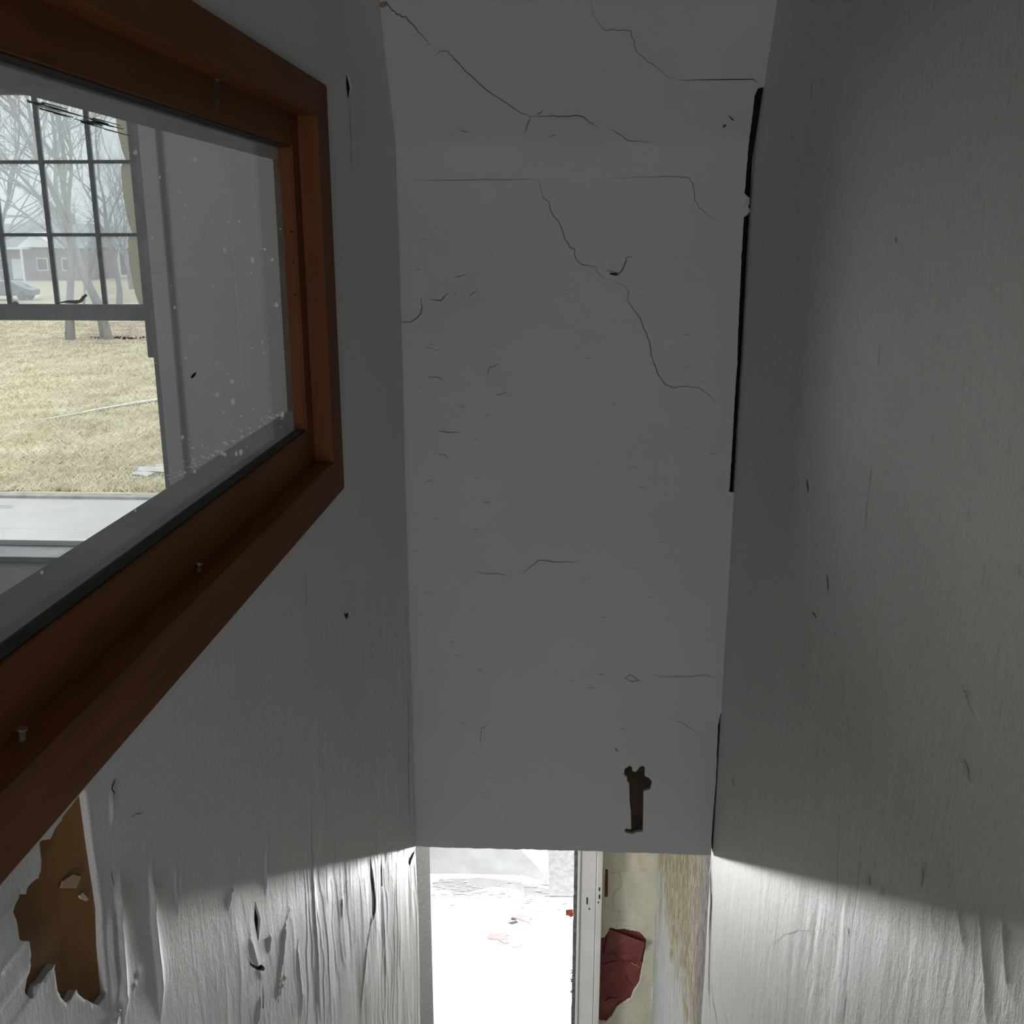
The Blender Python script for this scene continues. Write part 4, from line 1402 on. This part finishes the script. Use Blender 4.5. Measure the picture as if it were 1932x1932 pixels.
litter = []
lr = random.Random(5)
for (x0, x1, y0, y1) in ((60, 300, 636, 648), (170, 300, 604, 640), (0, 300, 917, 926)):
    n = 24
    up = [onZ(x0 + (x1 - x0) * k / n, y0 + lr.uniform(-1.5, 1.5), Z_OUT) for k in range(n + 1)]
    dn = [onZ(x0 + (x1 - x0) * k / n, y1 + lr.uniform(-1.5, 1.5), Z_OUT) for k in range(n + 1)]
    vs_ = [(a, b, Z_OUT + 0.012) for a, b in up] + [(a, b, Z_OUT + 0.012) for a, b in dn]
    o = mesh_obj('leaf_litter', vs_, [(k, k + 1, n + 2 + k, n + 1 + k) for k in range(n)], plain('leaf_litter', (0.24, 0.19, 0.16), (0.40, 0.34, 0.27), 1.2, 0.95, 0.5, 0.02, 0.05))
    tag(o, {0: 'brown leaf litter strip under the two tree trunks', 1: 'reddish brown leaf litter behind the right tree trunk', 2: 'dirt strip along the kerb of the pale road'}[len(litter)], 'leaf litter', None, 'stuff')
    litter.append(o)

# broken concrete slabs by the kerb, a fallen pale branch
M_SLAB = plain('pale_rubble', (0.34, 0.345, 0.32), (0.46, 0.46, 0.43), 6, 0.9, 0.5, 0.02, 0.1)
for i, (x, y, w, d, rz, lb) in enumerate(((296, 893, 0.75, 0.42, 0.2, 'largest broken pale concrete slab at the right end of the lawn by the kerb'),
                                          (270, 900, 0.32, 0.25, -0.3, 'small pale concrete piece left of the largest slab by the kerb'),
                                          (318, 884, 0.5, 0.45, 0.5, 'pale concrete slab behind the largest slab by the kerb'))):
    X, Y = onZ(x, y, Z_OUT)
    bm = bmesh.new()
    add_box(bm, -w / 2, w / 2, -d / 2, d / 2, 0, 0.10, 0.02)
    for v in bm.verts: v.co += Vector((lr.uniform(-.05, .05), lr.uniform(-.05, .05), lr.uniform(-.02, .02)))
    o = bm_obj('concrete_slab', bm, M_SLAB)
    o.location = (X, Y, Z_OUT - 0.02)
    o.rotation_euler = (0.05, 0.06, rz)
    tag(o, lb, 'rubble')
bm = bmesh.new()
pts = [onZ(*q, Z_OUT) for q in ((60, 798), (100, 793), (150, 783), (195, 775), (230, 768), (262, 764), (300, 757), (330, 752))]
tube(bm, [(a, b, Z_OUT + 0.05 + 0.015 * (k % 2)) for k, (a, b) in enumerate(pts)], [0.012, 0.018, 0.022, 0.03, 0.035, 0.038, 0.04, 0.035], 7)
X, Y = onZ(240, 766, Z_OUT)
tube(bm, [(X, Y, Z_OUT + 0.06), (X + 0.4, Y + 0.5, Z_OUT + 0.09), (X + 0.6, Y + 1.0, Z_OUT + 0.05)], [0.02, 0.014, 0.008], 6)
tag(bm_obj('fallen_branch', bm, plain('bleached_bark', (0.5, 0.47, 0.44), (0.66, 0.63, 0.6), 10), None, True), 'long bleached fallen branch lying across the dry lawn', 'branch')

M_BARK = plain('grey_bark', (0.16, 0.155, 0.15), (0.28, 0.27, 0.255), 4, 0.9, 0.5, 0.02, 0.1, (1, 1, 0.3))
M_TWIG = plain('hazed_grey_twigs', (0.24, 0.24, 0.245), (0.34, 0.34, 0.35), 4, 0.9, 0.2, 0.01, 0.1)  # twig colour lightened to mimic distance haze


def grow(rnd, bm_t, bm_b, p, d, L, r, depth, maxd, first):
    n = 5 if depth < 2 else 3
    pts, rad = [p.copy()], [r]
    q = p.copy()
    dd = d.copy()
    for k in range(n):
        dd = (dd + Vector((rnd.gauss(0, .10), rnd.gauss(0, .10), rnd.gauss(0.03, .06)))).normalized()
        q = q + dd * (L / n)
        pts.append(q.copy())
        rad.append(r * (1 - 0.55 * (k + 1) / n))
    if depth == 0: rad[0] = r * 1.25
    tube(bm_t if depth == 0 else bm_b, pts, rad, 8 if depth == 0 else (5 if depth < 3 else 3), False)
    if depth >= maxd: return
    kids = (5, 5, 4, 3)[min(depth, 3)]
    for c in range(kids):
        f = 0.40 + 0.6 * (c + rnd.random()) / kids
        i = min(int(f * n), n - 1)
        base = pts[i].lerp(pts[i + 1], f * n - i)
        ax = dd.orthogonal().normalized()
        ax.rotate(Matrix.Rotation(rnd.uniform(0, 6.283), 3, dd))
        nd = (dd * rnd.uniform(.55, .9) + ax * rnd.uniform(.45, .8) + Vector((0, 0, .15))).normalized()
        grow(rnd, bm_t, bm_b, base, nd, L * rnd.uniform(.5, .72), r * rnd.uniform(.36, .5), depth + 1, maxd, first)
    nd = (dd + Vector((rnd.gauss(0, .2), rnd.gauss(0, .2), 0.1))).normalized()
    grow(rnd, bm_t, bm_b, pts[-1], nd, L * 0.7, rad[-1] * 0.95, depth + 1, maxd, first)


def make_tree(seed, H, r, lean, maxd=4):
    rnd = random.Random(seed)
    bt, bb_ = bmesh.new(), bmesh.new()
    grow(rnd, bt, bb_, Vector((0, 0, -0.1)), Vector((lean[0], lean[1], 1)).normalized(), H * 0.42, r, 0, maxd, True)
    root = empty('bare_tree')
    bm_obj('trunk', bt, M_BARK, root, True)
    bm_obj('branches', bb_, M_TWIG, root, True)
    return root


def copy_tree(o):
    c = o.copy()
    COL.objects.link(c)
    for ch in list(o.children):
        d = ch.copy()
        COL.objects.link(d)
        d.parent = c
    return c


def place(o, x, y, rz=0, s=1.0):
    X, Y = onZ(x, y, Z_OUT)
    o.location = (X, Y, Z_OUT)
    o.rotation_euler = (0, 0, rz)
    o.scale = (s, s, s)
    return o


t1 = place(make_tree(2, 19, 0.20, (-0.10, 0.0)), 132, 641)
tag(t1, 'bare grey tree on the lawn, left one of the two near trunks', 'tree')
t2 = place(make_tree(5, 18, 0.24, (0.02, 0.05)), 202, 640)
tag(t2, 'thicker bare tree behind the right panes, right of the two near trunks', 'tree')
t3 = place(make_tree(9, 17, 0.17, (0.35, 0.1)), -60, 625)
tag(t3, 'leaning bare tree at the left edge of the outer window view', 'tree')
t4 = place(make_tree(14, 17, 0.20, (-0.06, 0.0)), 225, 585)
tag(t4, 'bare tree at the right edge of the outer window view, farther back', 'tree')
t5 = place(make_tree(21, 9, 0.08, (0.1, 0.0), 3), 155, 600)
tag(t5, 'thin young bare tree between the two near trunks', 'tree')
woods = [make_tree(31 + k, 12, 0.20, (0.05, 0), 4) for k in range(3)]
wr = random.Random(8)
used = set()
spots = []
while len(spots) < 14:
    Y = wr.uniform(88, 210)
    X = -Y * wr.uniform(0.34, 0.64)
    if all((X - a) ** 2 + (Y - b) ** 2 > 17.0 ** 2 for a, b in spots) and not (98 < Y < 136 and -0.62 < X / Y < -0.36):
        spots.append((X, Y))
for k, (X, Y) in enumerate(spots):
    o = woods[k % 3] if k % 3 not in used else copy_tree(woods[k % 3])
    used.add(k % 3)
    s_ = wr.uniform(0.85, 1.15)
    o.location = (X, Y, Z_OUT)
    o.rotation_euler = (0, 0, wr.uniform(0, 6.28))
    o.scale = (s_, s_, s_)
    tag(o, 'bare leafless tree in the hazy woods far beyond the lawn', 'tree', 'trees of the far woods')

# brick house beyond the lawn
M_BRICK = plain('faded_red_brick', (0.21, 0.155, 0.15), (0.28, 0.21, 0.205), 3, 0.9, 0.3, 0.01, 0.1)
M_ROOF = plain('grey_shingle_roof', (0.22, 0.23, 0.24), (0.30, 0.31, 0.32), 2, 0.9, 0.4, 0.02, 0.1)
M_HWHITE = plain('house_white_paint', (0.62, 0.64, 0.64), (0.72, 0.73, 0.73), 3, 0.7, 0.1, 0.01, 0.2)
M_HGLASS = plain('dark_house_window', (0.05, 0.06, 0.07), (0.09, 0.10, 0.11), 1, 0.2, 0, 0.01, 0.5)


def house(px, Y, w, d, hgt, name, label, gable):
    X = onY(px, 500, Y)[0]
    h = empty(name, (X, Y, Z_OUT))
    tag(h, label, 'house')
    box('wall', -w / 2, w / 2, 0, d, 0, hgt, M_BRICK, h)
    bm = bmesh.new()
    ov = 0.4
    rz = hgt + d * 0.30
    prism(bm, [(-w / 2 - ov, -ov, hgt - .1), (w / 2 + ov, -ov, hgt - .1), (w / 2 + ov, d + ov, hgt - .1), (-w / 2 - ov, d + ov, hgt - .1),
               (-w / 2 - ov, d / 2 - .05, rz), (w / 2 + ov, d / 2 - .05, rz), (w / 2 + ov, d / 2 + .05, rz), (-w / 2 - ov, d / 2 + .05, rz)])
    bm_obj('roof', bm, M_ROOF, h)
    if gable:
        gx = w * 0.18
        bm = bmesh.new()
        vs_ = [bm.verts.new(p) for p in ((gx - 2, -0.5, hgt), (gx + 2, -0.5, hgt), (gx, -0.5, hgt + 1.5), (gx - 2, d / 2, hgt), (gx + 2, d / 2, hgt), (gx, d / 2, hgt + 1.5))]
        for f in ((0, 1, 2), (3, 5, 4), (0, 2, 5, 3), (1, 4, 5, 2), (0, 3, 4, 1)): bm.faces.new([vs_[i] for i in f])
        bm_obj('gable', bm, M_HWHITE, h)
    for fx in (-0.36, -0.12, 0.2, 0.38):
        f = box('window', w * fx - 0.6, w * fx + 0.6, -0.06, 0.0, 1.0, 2.3, M_HWHITE, h)
        box('pane', w * fx - 0.5, w * fx + 0.5, -0.08, -0.06, 1.1, 2.2, M_HGLASS, f)
    box('door', -0.02 * w, 0.06 * w, -0.07, 0.0, 0.1, 2.2, M_HWHITE, h, 0.02)
    box('chimney', w * 0.28, w * 0.28 + 0.8, d / 2 - .4, d / 2 + .4, hgt + 0.5, rz + 1.0, M_BRICK, h)
    for fx in (-0.07, 0.11): box('porch_post', w * fx - .09, w * fx + .09, -1.6, -1.42, 0, hgt - 0.2, M_HWHITE, h)
    box('porch_roof', w * -0.09, w * 0.13, -1.7, 0.0, hgt - 0.2, hgt - 0.02, M_HWHITE, h)
    return h


house(28, 108, 15, 8, 3.4, 'brick_house', 'faded red brick house with white gable beyond the lawn', True)
house(215, 125, 12, 8, 3.2, 'brick_house', 'smaller brick house half hidden behind the right tree', False)
dr = [onZ(*q, Z_OUT) for q in ((-80, 512), (70, 512), (56, 536), (-120, 536))]
mesh_obj('far_driveway', [(a, b, Z_OUT + 0.02) for a, b in dr], [(0, 1, 2, 3)], M_ROAD)['kind'] = 'structure'

# parked car
X, Y = onZ(14, 566, Z_OUT)
car = empty('car', (X, Y, Z_OUT), 0.15)
tag(car, 'dark blue car parked on the far side of the lawn', 'car')
M_CAR = plain('dark_blue_car_paint', (0.06, 0.075, 0.10), (0.08, 0.095, 0.125), 1, 0.3, 0, 0.01, 0.5)
prof = [(-2.1, .35), (2.1, .35), (2.15, .75), (1.3, .92), (0.7, 1.38), (-1.1, 1.40), (-1.75, .95), (-2.15, .85)]
bm = bmesh.new()
lo = [bm.verts.new((a, -.85, b)) for a, b in prof]
hi = [bm.verts.new((a, .85, b)) for a, b in prof]
bm.faces.new(lo)
bm.faces.new(hi)
for i in range(len(lo)): bm.faces.new((lo[i], lo[(i + 1) % len(lo)], hi[(i + 1) % len(lo)], hi[i]))
bmesh.ops.bevel(bm, geom=list(bm.edges), offset=0.08, segments=2, affect='EDGES', profile=0.5)
bm_obj('body', bm, M_CAR, car)
for s_ in (-1, 1):
    for x in (-1.35, 1.35):
        bm = bmesh.new()
        tube(bm, [(x, s_ * 0.70, 0.33), (x, s_ * 0.90, 0.33)], [0.33, 0.33], 16)
        bm_obj('wheel', bm, M_DARK, car)
    bm = bmesh.new()
    vs_ = [bm.verts.new((a, s_ * 0.858, b)) for a, b in ((-1.5, .97), (1.05, .97), (.62, 1.3), (-1.05, 1.32))]
    bm.faces.new(vs_)
    bm_obj('side_window', bm, M_HGLASS, car)
